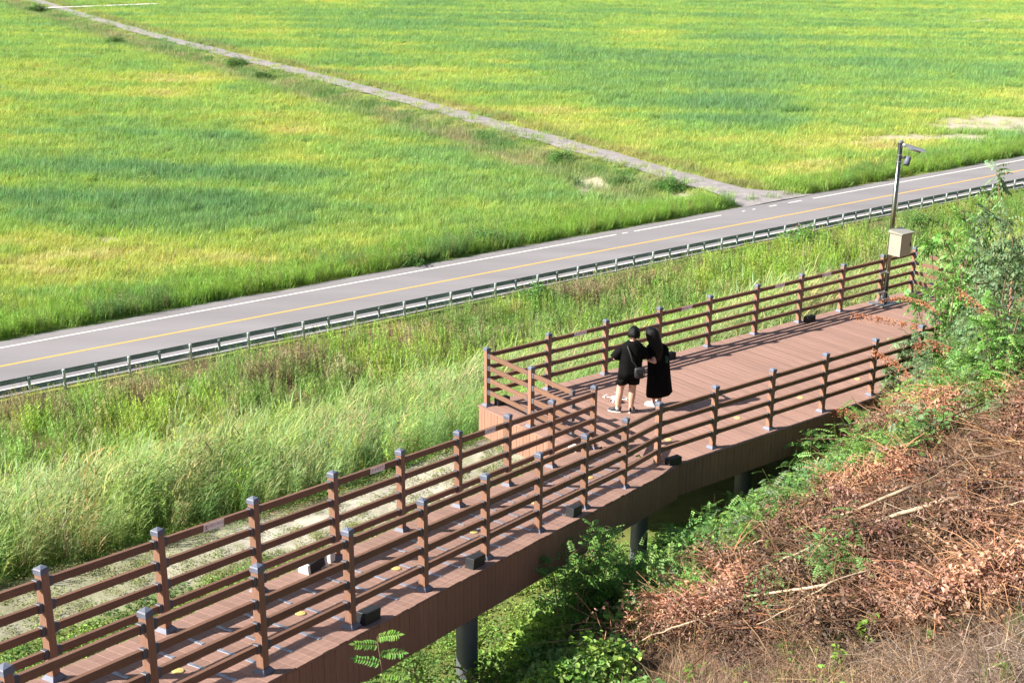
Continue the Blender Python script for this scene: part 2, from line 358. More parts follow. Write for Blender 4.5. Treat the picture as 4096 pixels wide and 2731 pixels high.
def field_t(P, jitter=True):
    q = to_px(P) / K
    num = np.zeros(len(P)); den = np.zeros(len(P))
    wx = q[:, 0] + (fbm(P[:, 0] * .06, P[:, 1] * .06, 33) - .5) * 160; wy = q[:, 1] + (fbm(P[:, 0] * .08, P[:, 1] * .08, 43) - .5) * (14 + .05 * np.clip(q[:, 1], 0, 700))
    ys = 30.0 + np.clip(wy, 0, 700) * .11                             # patches look flatter with distance
    for x, y, t in FT:
        d2 = ((wx - x) / 120.0) ** 2 + ((wy - y) / ys) ** 2
        w = 1 / (d2 * d2 + .06); num += w * t; den += w
    t = num / den
    if jitter:
        t = t * .78 + .09 + (fbm(P[:, 0] * .045 + 3, P[:, 1] * .17 + P[:, 0] * .02, 3, 4) - .5) * 1.0 + (fbm(P[:, 0] * .35, P[:, 1] * .7, 4, 3) - .5) * .42
    return np.clip(t, 0, 1)
def bareness(P):
    q = to_px(P) / K; b = np.zeros(len(P))
    n = (fbm(P[:, 0] * .5, P[:, 1] * .5, 21) - .5) * 1.1
    for x, y, rx, ry in BARE: b = np.maximum(b, np.clip(1.45 - ((q[:, 0] - x) / rx) ** 2 - ((q[:, 1] - y) / ry) ** 2 + n, 0, 1))
    return b
RAMPC = np.array([(0, .142, .290, .108), (.22, .182, .335, .105), (.42, .245, .390, .096), (.62, .330, .437, .092), (.8, .42, .465, .105), (1, .50, .46, .185)])
def ramp_col(t): return np.stack([np.interp(t, RAMPC[:, 0], RAMPC[:, i]) for i in (1, 2, 3)], 1)
def mixc(a, b, w): return a * (1 - w[:, None]) + np.asarray(b) * w[:, None]

# ------------------------------------------------------------------ ground sheet
def lines(a, b, st): return list(np.arange(a, b, st))
gv = [-2500, -1200, -600, -300, -150, -80, -45, -30] + lines(-20, 22, .45) + lines(22, 66, .8) + lines(66, 130, 1.6) + lines(130, 440, 4) + [460, 500, 560, 650, 800, 1100, 1600, 2500, 4000]
gu = [-4000, -2000, -1000, -500, -300, -200, -140, -100, -75] + lines(-60, -12, 2) + lines(-12, 40, .5) + lines(40, 140, 1.25) + [145, 155, 170, 200, 250, 320, 420, 600, 1000, 2000, 4000]
gu = np.array(gu, float); gv = np.array(gv, float)
UU, VV = np.meshgrid(gu, gv); X, Y = XY(UU.ravel(), VV.ravel()); Z = ground_z(X, Y)
flat = (VV.ravel() > V_NEAR - 1.2) & (VV.ravel() < V_FAR + .3)
Z = np.where(flat, ROAD_Z - .06, Z)
GP = np.stack([X, Y, Z], 1)
nv_, nu_ = len(gv), len(gu)
idx = np.arange(nv_ * nu_).reshape(nv_, nu_)
quads = np.stack([idx[:-1, :-1], idx[:-1, 1:], idx[1:, 1:], idx[1:, :-1]], -1).reshape(-1, 4)
me = bpy.data.meshes.new('ground'); me.from_pydata(GP.tolist(), [], quads.tolist()); me.materials.append(M['ground'])
vv, uu = VV.ravel(), UU.ravel()
gc = ramp_col(field_t(GP)) * .55 + np.array([.045, .035, .015])
gc = mixc(gc, (.42, .365, .30), bareness(GP) * (.6 + .4 * sstep(.35, .6, fbm(GP[:, 0] * .9, GP[:, 1] * .9, 23))))
n1 = fbm(X * .7, Y * .7, 71); n2 = fbm(X * .35, Y * .35, 73)
reed = np.tile(np.array([.085, .090, .035]), (len(gc), 1)); reed = mixc(reed, (.17, .11, .07), sstep(.52, .68, n2))
gc = np.where((vv < 54.8)[:, None], reed, gc)
sandw = sstep(18.75, 19.15, vv + (n1 - .5) * .9) * (1 - sstep(20.5, 21.3, vv + (n1 - .5) * 1.2)) * sstep(26, 20, uu)
gc = mixc(gc, (.145, .165, .05), (vv < 20.9) * 1.0)
gc = mixc(gc, (.38, .355, .305), sandw * (.45 + .5 * sstep(.35, .6, n1)))
hillw = (1 - sstep(12.8, 14.6, vv)) * sstep(-1.7, -.9, Z)
gc = mixc(gc, (.125, .085, .06), hillw)
ca = me.color_attributes.new('gcol', 'FLOAT_COLOR', 'POINT'); ca.data.foreach_set('color', np.c_[gc, np.ones(len(gc))].astype(np.float32).ravel())
me.polygons.foreach_set('use_smooth', [True] * len(me.polygons))
tag(link('ground', me), 'flat green plain and the earth slope below the boardwalk', kind='structure')

def uv_strip(name, m, u0, u1, va, vb, z, nu=60, thick=0.0, parent=None, origin=None):
    """a sheet between two across-lines, along the road"""
    b = MB(); us = np.linspace(u0, u1, nu + 1)
    for i in range(nu):
        p = [XY(us[i], va), XY(us[i + 1], va), XY(us[i + 1], vb), XY(us[i], vb)]
        b.add([(*q, z) for q in p], [(0, 1, 2, 3)])
    return b.mesh(name, m)
# road slab with broken edges
b = MB(); us = np.arange(-120, 420, 1.0)
ea = V_NEAR + (vnoise(us * .8, us * 0, 5) - .5) * .16; eb = V_FAR + (vnoise(us * .6, us * 0 + 9, 6) - .5) * .30
for i in range(len(us) - 1):
    vs = [(*XY(us[i], ea[i]), ROAD_Z), (*XY(us[i + 1], ea[i + 1]), ROAD_Z), (*XY(us[i + 1], eb[i + 1]), ROAD_Z), (*XY(us[i], eb[i]), ROAD_Z),
          (*XY(us[i], ea[i]), ROAD_Z - .12), (*XY(us[i + 1], ea[i + 1]), ROAD_Z - .12), (*XY(us[i + 1], eb[i + 1]), ROAD_Z - .12), (*XY(us[i], eb[i]), ROAD_Z - .12)]
    b.add(vs, [(0, 1, 2, 3), (4, 5, 1, 0), (3, 2, 6, 7)])
road = tag(link('road', b.mesh('road', M['asphalt'])), 'grey two-lane asphalt road with white edge lines and yellow centre line', kind='structure')
road_rot = None
# painted lines: the far edge line is broken where the gravel track joins
link('white_line', uv_strip('white_line', M['line_white'], -120, 420, 55.62, 55.75, ROAD_Z + .004), road)
link('yellow_line', uv_strip('yellow_line', M['line_yellow'], -120, 420, 58.86, 59.01, ROAD_Z + .004), road)
for a, c in ((-120, 56.4), (56.9, 57.4), (58.0, 66.4), (68.6, 68.9), (69.7, 70.0), (71.5, 72.3), (73.6, 75.1), (76.4, 420)):
    link('white_line', uv_strip('white_line', M['line_white'], a, c, 61.60, 61.74, ROAD_Z + .004, nu=max(1, int((c - a) / 6))), road)

# gravel track leading away, widening where it meets the road
b = MB(); vs_ = np.concatenate([np.arange(62.5, 70, .6), np.arange(70, 440, 2.0)])
wl_ = 1.9 + 3.2 * (1 - sstep(62.5, 69, vs_)) * .4 + (vnoise(vs_ * .35, vs_ * 0, 81) - .5) * .7; wr_ = 1.35 + 3.4 * (1 - sstep(62.5, 67.5, vs_)) + (vnoise(vs_ * .35, vs_ * 0, 82) - .5) * .7
pu = path_u(vs_)
for i in range(len(vs_) - 1):
    ks = np.linspace(0, 1, 5)
    rows = []
    for j in (i, i + 1):
        us2 = pu[j] - wl_[j] + (wl_[j] + wr_[j]) * ks
        rows.append([(*XY(a, vs_[j]), ROAD_Z + .10 + .06 * math.sin(math.pi * k) - (.09 if vs_[j] < 64 else 0)) for a, k in zip(us2, ks)])
    for k in range(4): b.add([rows[0][k], rows[0][k + 1], rows[1][k + 1], rows[1][k]], [(0, 1, 2, 3)])
tag(link('gravel_path', b.mesh('gravel_path', M['gravel'])), 'pale gravel track crossing the green plain from the road', kind='structure')
# far concrete side track
A_, B_ = at_z(185, 32, ROAD_Z + .25), at_z(630, 15, ROAD_Z + .25)
d_ = (B_ - A_) / np.linalg.norm(B_ - A_); n_ = np.array([-d_[1], d_[0], 0]) * 1.5
b = MB(); b.add([A_ - n_ - d_ * 2, B_ - n_, B_ + n_, A_ + n_ - d_ * 2], [(0, 1, 2, 3)])
tag(link('side_track', b.mesh('side_track', M['concrete'])), 'thin pale concrete side track far across the plain', kind='structure')

# ------------------------------------------------------------------ guardrail
gr = thing('guardrail', 'galvanised double-beam guardrail with round posts along the asphalt road', 'guardrail')
post_b = MB(); post_b.tube([(0, 0, -.3), (0, 0, .84)], .07, 12); post_b.tube([(0, 0, .84), (0, 0, .86)], [.075, .055], 12)
post_me = post_b.mesh('guardrail_post', M['g_post'], False)
blk = MB().box(-.055, .055, .04, .15, -.30, .30); blk_me = blk.mesh('spacer_block', M['g_rail'])
GV = 54.35
W = [(.0, -.115), (.02, -.11), (.06, -.08), (.06, -.042), (.0, -.015), (.0, .015), (.06, .042), (.06, .08), (.02, .11), (.0, .115)]
def wbeam(u0, u1, zc):
    b = MB(); p0, p1 = XY(u0, GV + .14), XY(u1, GV + .14); n = DV
    vs = []
    for p in (p0, p1):
        for dx, dz in W: vs.append((p[0] + n[0] * dx, p[1] + n[1] * dx, zc + dz))
    k = len(W); b.add(vs, [(i, i + 1, k + i + 1, k + i) for i in range(k - 1)])
    return b.mesh('guardrail_beam', M['g_rail'])
us = np.arange(16.9 - 2.99 * 5, 150, 2.99)
for i, u in enumerate(us):
    link('guardrail_post', post_me, gr, (*XY(u, GV), ROAD_Z), (0, 0, AZ * 0))
    link('spacer_block', blk_me, gr, (*XY(u + 1.49, GV + .01), ROAD_Z + .48), (0, 0, rot_of(DU)))
    if i % 2 == 0:
        for zc in (.72, .29): link('guardrail_beam', wbeam(u - .03 - 1.5, u + 5.98 + .03 - 1.5, ROAD_Z + zc), gr)

# ------------------------------------------------------------------ boardwalk platform
PL = dict(u0=13.62, u1=27.30, v0=14.33, v1=18.70)
plat = thing('boardwalk_platform', 'brown level viewing platform of wood planks on columns', 'boardwalk', (*XY(PL['u0'], PL['v0']), 0), 0)
PM = plat.location.copy()
PITCH, PT = .1465, .028
plank_b = MB().box(0, 1, 0, .1425, -PT, 0, .0015)
plank_me = plank_b.mesh('plank', M['deck'])
def e_v(u):                                                            # near end of a platform plank
    if u < 14.07: return 15.86
    if u < 14.74: return 15.86 + (14.33 - 15.86) * (u - 14.07) / .67
    return PL['v0']
ang_v = rot_of(DV)
i = 0; u = PL['u0']
while u < PL['u1'] - .05:
    va = e_v(u + .07) + random.uniform(-.006, .006); vb = PL['v1'] + random.uniform(-.006, .006)
    j = 15.95 + (0 if i % 2 else .42) + random.uniform(-.01, .01) if va < 15.6 else 17.3 + random.uniform(-.2, .2)
    for a, c in ((va, j - .002), (j + .002, vb)):
        x, y = XY(u + .1425, a)
        o = link('plank', plank_me, plat, Vector((x, y, random.uniform(-.0012, .0012))) - PM, (0, 0, ang_v)); o.scale = (c - a, 1, 1)
    u += PITCH; i += 1
# joists and beams under the planks
fr = MB()
for v in (14.6, 15.95, 16.4, 17.4, 18.45):
    p0, p1 = XY(15.2 if v < 15.8 else 13.8, v), XY(27.1, v)
    fr.tube([(p0[0], p0[1], -.33), (p1[0], p1[1], -.33)], .16, 4)
o = link('under_frame', fr.mesh('under_frame', M['dark']), plat, -PM)
# skirt boards all round
BW = .2
def skirt(parent, org, p0, p1, z0a, z0b, h, name='skirt_board', outward=1, w=BW):
    """boards from p0 to p1 (xy); top follows z0a..z0b"""
    p0, p1 = np.array(p0), np.array(p1); L_ = np.linalg.norm(p1 - p0); d = (p1 - p0) / L_; n = np.array([d[1], -d[0]]) * outward
    k = max(1, int(round(L_ / w))); st = L_ / k
    for i in range(k):
        a, c = i * st + .002, (i + 1) * st - .002
        za, zb = z0a + (z0b - z0a) * a / L_, z0a + (z0b - z0a) * c / L_
        b = MB(); q = [p0 + d * a, p0 + d * c]; t = .022
        # shallow V-grooved board
        def P(s, o_, z): r = p0 + d * s + n * o_; return (r[0] - org[0], r[1] - org[1], z - org[2])
        g = .006; m_ = (a + c) / 2
        prof = [(a, 0), (a, t - .006), (a + g, t), (m_ - .004, t), (m_, t - .004), (m_ + .004, t), (c - g, t), (c, t - .006), (c, 0)]
        top = [P(s, o_, z0a + (z0b - z0a) * s / L_) for s, o_ in prof]; bot = [P(s, o_, z0a + (z0b - z0a) * s / L_ - h) for s, o_ in prof]
        kk = len(prof); b.add(top + bot, [(i2, i2 + 1, kk + i2 + 1, kk + i2) for i2 in range(kk - 1)] + [tuple(range(kk)), tuple(range(2 * kk - 1, kk - 1, -1))])
        link(name, recalc(b.mesh(name, M['fascia'])), parent)
zt = -PT - .002
skirt(plat, PM, XY(PL['u0'] + .03, PL['v1'] - .03), XY(PL['u0'] + .03, 15.88), zt, zt, .56, outward=-1 if False else 1)
skirt(plat, PM, XY(14.76, PL['v0'] + .03), XY(PL['u1'] - .03, PL['v0'] + .03), zt, zt, .58, outward=1)
skirt(plat, PM, XY(PL['u1'] - .03, PL['v0'] + .05), XY(PL['u1'] - .03, PL['v1'] - .03), zt, zt, .56)
skirt(plat, PM, XY(PL['u1'] - .05, PL['v1'] - .03), XY(PL['u0'] + .05, PL['v1'] - .03), zt, zt, .56)
def column(parent, org, xy, ztop, r=.165):
    zg = float(ground_z(*xy)) - .5
    b = MB(); b.tube([(xy[0] - org[0], xy[1] - org[1], zg - org[2]), (xy[0] - org[0], xy[1] - org[1], ztop - org[2])], r, 20)
    link('support_column', b.mesh('support_column', M['column'], True), parent)
for u in (17.15, 20.4, 23.6, 26.4):
    for v in (14.95, 18.1):
        column(plat, PM, XY(u, v), -.3)

# ------------------------------------------------------------------ ramp
ramp = thing('boardwalk_ramp', 'brown sloping plank ramp with metal anti-slip strips, leading up from the platform', 'boardwalk', ramp_pt(-6, 0), 0)
RM = ramp.location.copy()
tilt = math.atan(RS); RL = math.cos(tilt)
RW = .86
rm3 = Matrix.Rotation(rot_of(DR), 4, 'Z') @ Matrix.Rotation(tilt, 4, 'Y')        # local x runs down the slope towards the platform
rplank = MB().box(0, .1425, -RW, RW, -PT, 0, .0015).mesh('plank', M['deck'])
M['deck_r'] = M['deck']
al = -13.6; ri = 0
while al < RAMP_END - .05:
    p = ramp_pt(al, random.uniform(-.008, .008)); p[2] += random.uniform(-.001, .001)
    o = link('plank', rplank, ramp, mtx=Matrix.Translation(Vector(p) - RM) @ rm3); al += PITCH * RL; ri += 1
# anti-slip strips: three columns, rows as counted in the photo
strip_me = MB().box(-.026, .026, -.16, .16, .001, .0045, .001).mesh('anti_slip_strip', M['strip'])
rows = [-12.35, -11.92, -11.49, -10.9, -10.47, -9.87, -9.44, -9.01, -8.57, -8.0, -7.57, -7.11, -6.67, -6.13, -5.70, -5.27, -4.68, -4.23, -3.77, -3.34, -2.8, -2.36, -1.93, -1.5, -.95, -.5, -.05, .4]
for a in rows:
    for c in (-.37, .03, .45):
        if random.random() < .05: continue
        p = ramp_pt(a, c + random.uniform(-.012, .012), .0015)
        link('anti_slip_strip', strip_me, ramp, mtx=Matrix.Translation(Vector(p) - RM) @ rm3 @ Matrix.Rotation(random.uniform(-.012, .012), 4, 'Z'))
zr = lambda a: RZ0 - RS * a
pa, pb = ramp_pt(-13.6, RW - .03), ramp_pt(RAMP_END - .02, RW - .03)
skirt(ramp, RM, pa[:2], pb[:2], zr(-13.6) - PT - .004, zr(RAMP_END) - PT - .004, .60, outward=1)
pa, pb = ramp_pt(-.2, -RW + .03), ramp_pt(-13.6, -RW + .03)
skirt(ramp, RM, pa[:2], pb[:2], zr(-.2) - PT - .004, zr(-13.6) - PT - .004, .50, outward=1)
fr = MB()
for c in (-.7, 0, .7): fr.tube([ramp_pt(-13.5, c, -.25) - np.array(RM), ramp_pt(RAMP_END - .05, c, -.25) - np.array(RM)], .13, 4)
link('under_frame', fr.mesh('under_frame', M['dark']), ramp)
def along_for(px, ac, dz):                                             # where along the ramp an upright shows at photo column px
    return min(np.arange(-13, 2.5, .02), key=lambda a: abs(to_px(ramp_pt(a, ac, dz)[None])[0, 0] - px))
for px, r_ in ((1866, .145), (2560, .150)):
    a = along_for(px, .45, -.9); column(ramp, RM, ramp_pt(a, .45)[:2], float(min(zr(a), .0)) - .25 if a > 1 else float(zr(a)) - .25, r_)
column(ramp, RM, ramp_pt(-9.4, .4)[:2], float(zr(-9.4)) - .25, .17)

# ------------------------------------------------------------------ railings
RH = (.29, .535, .78, 1.025)
PWD = .088
post_me2 = MB().box(-PWD / 2, PWD / 2, -PWD / 2, PWD / 2, 0, 1.15).mesh('post', M['post'])
cb = MB(); w = .052
cb.add([(-w, -w, 1.122), (w, -w, 1.122), (w, w, 1.122), (-w, w, 1.122), (-w, -w, 1.170), (w, -w, 1.170), (w, w, 1.170), (-w, w, 1.170),
        (-w + .008, -w + .008, 1.180), (w - .008, -w + .008, 1.180), (w - .008, w - .008, 1.180), (-w + .008, w - .008, 1.180), (0, 0, 1.198)],
       [(3, 2, 1, 0), (0, 1, 5, 4), (1, 2, 6, 5), (2, 3, 7, 6), (3, 0, 4, 7), (4, 5, 9, 8), (5, 6, 10, 9), (6, 7, 11, 10), (7, 4, 8, 11), (8, 9, 12), (9, 10, 12), (10, 11, 12), (11, 8, 12)])
cap_me = cb.mesh('post_cap', M['cap'])
fb = MB(); w, w2 = .082, .052
fb.add([(-w, -w, .0015), (w, -w, .0015), (w, w, .0015), (-w, w, .0015), (-w, -w, .012), (w, -w, .012), (w, w, .012), (-w, w, .012), (-w2, -w2, .055), (w2, -w2, .055), (w2, w2, .055), (-w2, w2, .055)],
       [(3, 2, 1, 0), (0, 1, 5, 4), (1, 2, 6, 5), (2, 3, 7, 6), (3, 0, 4, 7), (4, 5, 9, 8), (5, 6, 10, 9), (6, 7, 11, 10), (7, 4, 8, 11), (8, 9, 10, 11)])
foot_me = fb.mesh('post_base_collar', M['cap'])
br = MB().box(-.028, .028, -.033, .033, -.046, .046, .006); br_me = br.mesh('rail_bracket', M['bracket'])
RAIL_T, RAIL_H = .050, .078
_rails = {}
def rail_mesh(L_):
    k = round(L_, 3)
    if k not in _rails:
        _rails[k] = MB().box(-k / 2, k / 2, -RAIL_T / 2, RAIL_T / 2, -RAIL_H / 2, RAIL_H / 2, .004).mesh('rail', M['rail'])
    return _rails[k]
def put_post(root, org, p, rotz):
    o = link('post', post_me2, root, Vector(p) - org, (0, 0, rotz))
    link('post_cap', cap_me, o); link('post_base_collar', foot_me, o)
    return o
def put_bay(root, org, p0, p1, free_end=False):
    p0, p1 = np.array(p0, float), np.array(p1, float); d = p1 - p0; L2 = np.linalg.norm(d[:2]); dn = d / L2
    a = p0 + dn * (PWD / 2 + .002); c = p1 - dn * (PWD / 2 + .002) if not free_end else p1
    L3 = np.linalg.norm(c - a); pitch = -math.atan2(d[2], L2)
    mid = (a + c) / 2
    R = Matrix.Rotation(rot_of(d[:2]), 4, 'Z') @ Matrix.Rotation(pitch, 4, 'Y')
    out = []
    for h in RH:
        o = link('rail', rail_mesh(L3), root, mtx=Matrix.Translation(Vector(mid + [0, 0, h]) - org) @ R)
        for s in (-1, 1): link('rail_bracket', br_me, o, (s * (L3 / 2 - .026), 0, 0))
        out.append(o)
    return out
def railing(name, label, pts, dirs, skip_posts=()):
    root = thing(name, label, 'railing', pts[0]); org = root.location.copy()
    for i, p in enumerate(pts):
        if i in skip_posts: continue
        put_post(root, org, p, rot_of(dirs))
    for a, c in zip(pts[:-1], pts[1:]): put_bay(root, org, a, c)
    return root
A = [(*(np.array([-.47, 23.10]) + DU * s), 0.0) for s in [1.513 * i for i in range(9)] + [1.513 * 8 + 1.285]]
railing('platform_railing', 'far side platform railing with four warning stickers, overlooking the reeds and road', A, DU)
Mid = np.array([-.47, 23.10]) - DV * 1.36; Enn = np.array([-.47, 23.10]) - DV * 2.56
root = thing('end_railing', 'short sunlit railing across the platform end, its rails ending loose beside the ramp', 'railing', (*Mid, 0)); org = root.location.copy()
put_post(root, org, (*Mid, 0), rot_of(DU)); put_bay(root, org, A[0], (*Mid, 0)); put_bay(root, org, (*Mid, 0), (*Enn, 0), free_end=True)
Fal = [1.05] + [-.61 - 1.47 * k for k in range(9)]
Fp = [tuple(ramp_pt(a, -.735)) for a in Fal]; Fp[0] = (*ramp_pt(1.05, -.76)[:2], 0.02)
railing('ramp_railing', 'ramp railing on the reed side with three warning stickers', Fp, DR)
Nal = [-.81 - 1.457 * k for k in range(10)]
Np = [tuple(ramp_pt(a, .672)) for a in Nal]
railing('ramp_railing', 'ramp railing on the hillside edge above the shaded skirt boards', Np, DR)
N9 = np.array([2.51, 20.25]); Cs = [(*(np.array([3.59, 21.10]) + DU * 1.495 * k), 0.0) for k in range(6)]
cr = railing('platform_railing', 'platform railing on the hillside edge, running into the shrubs', [(*N9, 0.0)] + Cs, DU)
put_bay(cr, cr.location.copy(), Np[0], (*N9, 0.0))
Bp = [(*(np.array(A[-1][:2]) - DV * 1.38 * k), 0.0) for k in (1, 2, 3)]
root = thing('end_railing', 'sunlit end railing half hidden behind shrubs beyond the camera pole', 'railing', Bp[0]); org = root.location.copy()
for p in Bp: put_post(root, org, p, rot_of(DU))
put_bay(root, org, A[-1], Bp[0]); put_bay(root, org, Bp[0], Bp[1]); put_bay(root, org, Bp[1], Bp[2])

# ------------------------------------------------------------------ plants: prototypes
def blade(b, base, az, lean, L_, w, bend, c, n=3, twist=0.0):
    """one grass blade / reed leaf: a strip bending over along azimuth az"""
    ca, sa = math.cos(az), math.sin(az); sx, sy = -math.sin(az + twist), math.cos(az + twist)
    vs = []; x = y = z = 0.0; th = lean
    for i in range(n + 1):
        t = i / n; ww = w * (1 - t ** 1.6) * (.55 + .9 * t if t < .5 else 1.0)
        p = (base[0] + ca * x, base[1] + sa * x, base[2] + z)
        if i < n: vs += [(p[0] - sx * ww / 2, p[1] - sy * ww / 2, p[2]), (p[0] + sx * ww / 2, p[1] + sy * ww / 2, p[2])]
        else: vs.append(p)
        x += math.sin(th) * L_ / n; z += math.cos(th) * L_ / n; th += bend / n
    fs = [(2 * i, 2 * i + 1, 2 * i + 3, 2 * i + 2) for i in range(n - 1)] + [(2 * n - 2, 2 * n - 1, 2 * n)]
    b.add(vs, fs, c)
def vcol(r, lo=.7, hi=1.25, warm=.12):
    k = r.uniform(lo, hi); h = r.uniform(-warm, warm)
    return (k * (1 + h), k * (1 + h * .2), k * (1 - h * .8))
def leaf_quad(b, p, d, up, L_, w, c, fold=.25, seg=2):
    """an oval leaf folded along its midrib: d = direction of the midrib, up = rough normal"""
    d = Vector(d).normalized(); s = d.cross(Vector(up)).normalized(); n = s.cross(d).normalized(); p = Vector(p)
    q1, q2 = p + d * (L_ * .33), p + d * (L_ * .72); t = p + d * L_ - n * (L_ * .08)
    e = n * (w * fold)
    b.add([p, q1 - s * (w * .5) + e, q1 + s * (w * .5) + e, q2 - s * (w * .42) + e * .8, q2 + s * (w * .42) + e * .8, t, q1, q2],
          [(0, 6, 1), (0, 2, 6), (6, 7, 3, 1), (6, 2, 4, 7), (7, 5, 3), (7, 4, 5)], c)
def leaf_small(b, p, d, up, L_, w, c):
    d = Vector(d).normalized(); s = d.cross(Vector(up))
    s = s.normalized() if s.length > 1e-5 else Vector((1, 0, 0)); p = Vector(p); m = p + d * (L_ * .5)
    b.add([p, m - s * (w * .5), p + d * L_, m + s * (w * .5)], [(0, 1, 2, 3)], c)
def rdir(r, zlo=-.3, zhi=1.0):
    a = r.uniform(0, 2 * math.pi); z = r.uniform(zlo, zhi); k = math.sqrt(max(0, 1 - z * z)); return Vector((math.cos(a) * k, math.sin(a) * k, z))

WIND = rot_of(DU) - .2                                                  # reeds and grass lean this way
def proto_field(seed, h=.62, rad=.55, n=46):
    r = random.Random(seed); b = MB()
    for i in range(n):
        a = r.uniform(0, 2 * math.pi); d = rad * math.sqrt(r.random())
        blade(b, (d * math.cos(a), d * math.sin(a), -.05), WIND + r.gauss(0, 1.0), r.uniform(0, .35), h * r.uniform(.6, 1.25), r.uniform(.018, .04), r.uniform(.2, 1.5), vcol(r, .6, 1.3, .16), 3, r.uniform(-1, 1))
    return b.mesh('field_tuft', M['grass'])
def proto_reed(seed, h=1.75, n=11, lw=.030, straw=.15, rad=.30):
    r = random.Random(seed); b = MB()
    for i in range(n):
        a = r.uniform(0, 2 * math.pi); d = rad * math.sqrt(r.random()); hh = h * r.uniform(.62, 1.12)
        bx, by = d * math.cos(a), d * math.sin(a); la = WIND + r.gauss(0, .5); ln = r.uniform(.05, .30)
        c0 = vcol(r, .75, 1.2, .10)
        if r.random() < straw: c0 = (1.7, 1.2, 1.35)
        blade(b, (bx, by, -.1), la, ln, hh, .016, .25, tuple(x * .9 for x in c0), 3, r.uniform(-1, 1))
        for k in range(7):
            t = .28 + .70 * k / 6; z = hh * t * math.cos(ln); x = hh * t * math.sin(ln + .06)
            c = vcol(r, .7, 1.3, .10) if c0[0] < 1.65 else (1.6 * r.uniform(.8, 1.1), 1.15, 1.25)
            if r.random() < .08: c = (1.8, 1.3, 1.45)
            blade(b, (bx + math.cos(la) * x, by + math.sin(la) * x, z - .1), WIND + r.gauss(0, .95), r.uniform(.45, 1.0), r.uniform(.30, .55), lw * r.uniform(.7, 1.2), r.uniform(.5, 1.5), c, 4, r.uniform(-.7, .7))
    return b.mesh('reed_clump', M['grass'])
def proto_weed(seed, h=.9, n=7):
    r = random.Random(seed); b = MB()
    for i in range(n):
        a = r.uniform(0, 2 * math.pi); d = .22 * math.sqrt(r.random()); hh = h * r.uniform(.6, 1.15)
        ln, la = r.uniform(0, .18), r.uniform(0, 6.28)
        bx, by = d * math.cos(a), d * math.sin(a)
        blade(b, (bx, by, -.05), la, ln, hh, .012, .05, (.9, .8, .9), 2)
        for k in range(22):
            t = .15 + .85 * k / 21; z = hh * t; x = hh * t * math.sin(ln)
            blade(b, (bx + math.cos(la) * x, by + math.sin(la) * x, z), r.uniform(0, 6.28), r.uniform(.5, 1.1), r.uniform(.07, .15) * (1.25 - .7 * t), .022, r.uniform(.1, .7), vcol(r, .7, 1.35, .12), 2, r.uniform(-.5, .5))
    return b.mesh('weed_clump', M['grass'])
def proto_fine(seed, h=.45, n=40, rad=.22, w=.008):
    r = random.Random(seed); b = MB()
    for i in range(n):
        a = r.uniform(0, 2 * math.pi); d = rad * math.sqrt(r.random())
        blade(b, (d * math.cos(a), d * math.sin(a), -.03), r.uniform(0, 6.28), r.uniform(0, .6), h * r.uniform(.5, 1.2), w * r.uniform(.7, 1.3), r.uniform(.2, 1.3), vcol(r, .65, 1.3, .12), 3, r.uniform(-1, 1))
    return b.mesh('fine_grass', M['grass'])
def proto_leafy(seed, n=60, rad=.35, h=.35, L_=.06, w=.045, m='leaf', droop=.0):
    """a mound of broad leaves (vines, clover, weeds)"""
    r = random.Random(seed); b = MB()
    for i in range(n):
        a = r.uniform(0, 2 * math.pi); d = rad * math.sqrt(r.random()); z = h * r.random() ** .6 * (1 - .6 * (d / rad) ** 2)
        dr = rdir(r, -.4 - droop, .5); up = Vector((r.gauss(0, .45), r.gauss(0, .45), 1))
        k = r.uniform(.6, 1.25); leaf_quad(b, (d * math.cos(a), d * math.sin(a), z), dr, up, L_ * k, w * k, vcol(r, .6, 1.35, .15))
        if i % 5 == 0: blade(b, (d * math.cos(a) * .6, d * math.sin(a) * .6, -.02), a, .3, z + .08, .006, .3, (.8, .7, .6), 2)
    return b.mesh('leafy_mound', M[m])
def compound(b, p, d, up, L_, npair, ll, lw, r, lo=.7, hi=1.3, droop=.5, small=True):
    """a pinnate (robinia-like) leaf"""
    p = Vector(p); d = Vector(d).normalized(); up = Vector(up)
    s = d.cross(up).normalized(); n = s.cross(d).normalized()
    c0 = vcol(r, lo, hi, .10); pts = []
    for i in range(npair + 1):
        t = i / npair; pts.append(p + d * (L_ * t) - n * (droop * L_ * t * t * .5))
    b.tube(pts, .0018, 3, False, (.9, .7, .5))
    for i in range(1, npair + 1):
        q = pts[i]; k = r.uniform(.8, 1.1) * (1 - .35 * abs(i / npair - .45)); dd = (pts[i] - pts[i - 1]).normalized()
        for sg in (-1, 1):
            ld = s * sg + dd * .25 - n * r.uniform(0, .45)
            c = tuple(x * r.uniform(.85, 1.15) for x in c0)
            (leaf_small if small else leaf_quad)(b, q, ld, n + s * sg * r.uniform(-.3, .3), ll * k, lw * k, c)
    leaf_small(b, pts[-1], d - n * droop, n, ll, lw, c0)
def proto_spray(seed, m, n=7, L_=.24, npair=8, ll=.042, lw=.022, spread=.55):
    """a leafy robinia shoot"""
    r = random.Random(seed); b = MB()
    a0 = r.uniform(0, 6.28); tip = Vector((math.cos(a0) * spread * .5, math.sin(a0) * spread * .5, spread))
    b.tube([(0, 0, 0), tip * .5 + Vector((0, 0, .04)), tip], [.006, .004, .002], 4, False, (.6, .5, .4))
    for i in range(n):
        t = (i + .6) / n; p = tip * t; dr = rdir(r, -.15, .45)
        compound(b, p, dr, (0, 0, 1), L_ * r.uniform(.75, 1.15), npair, ll, lw, r)
    return b.mesh('leaf_spray', m)
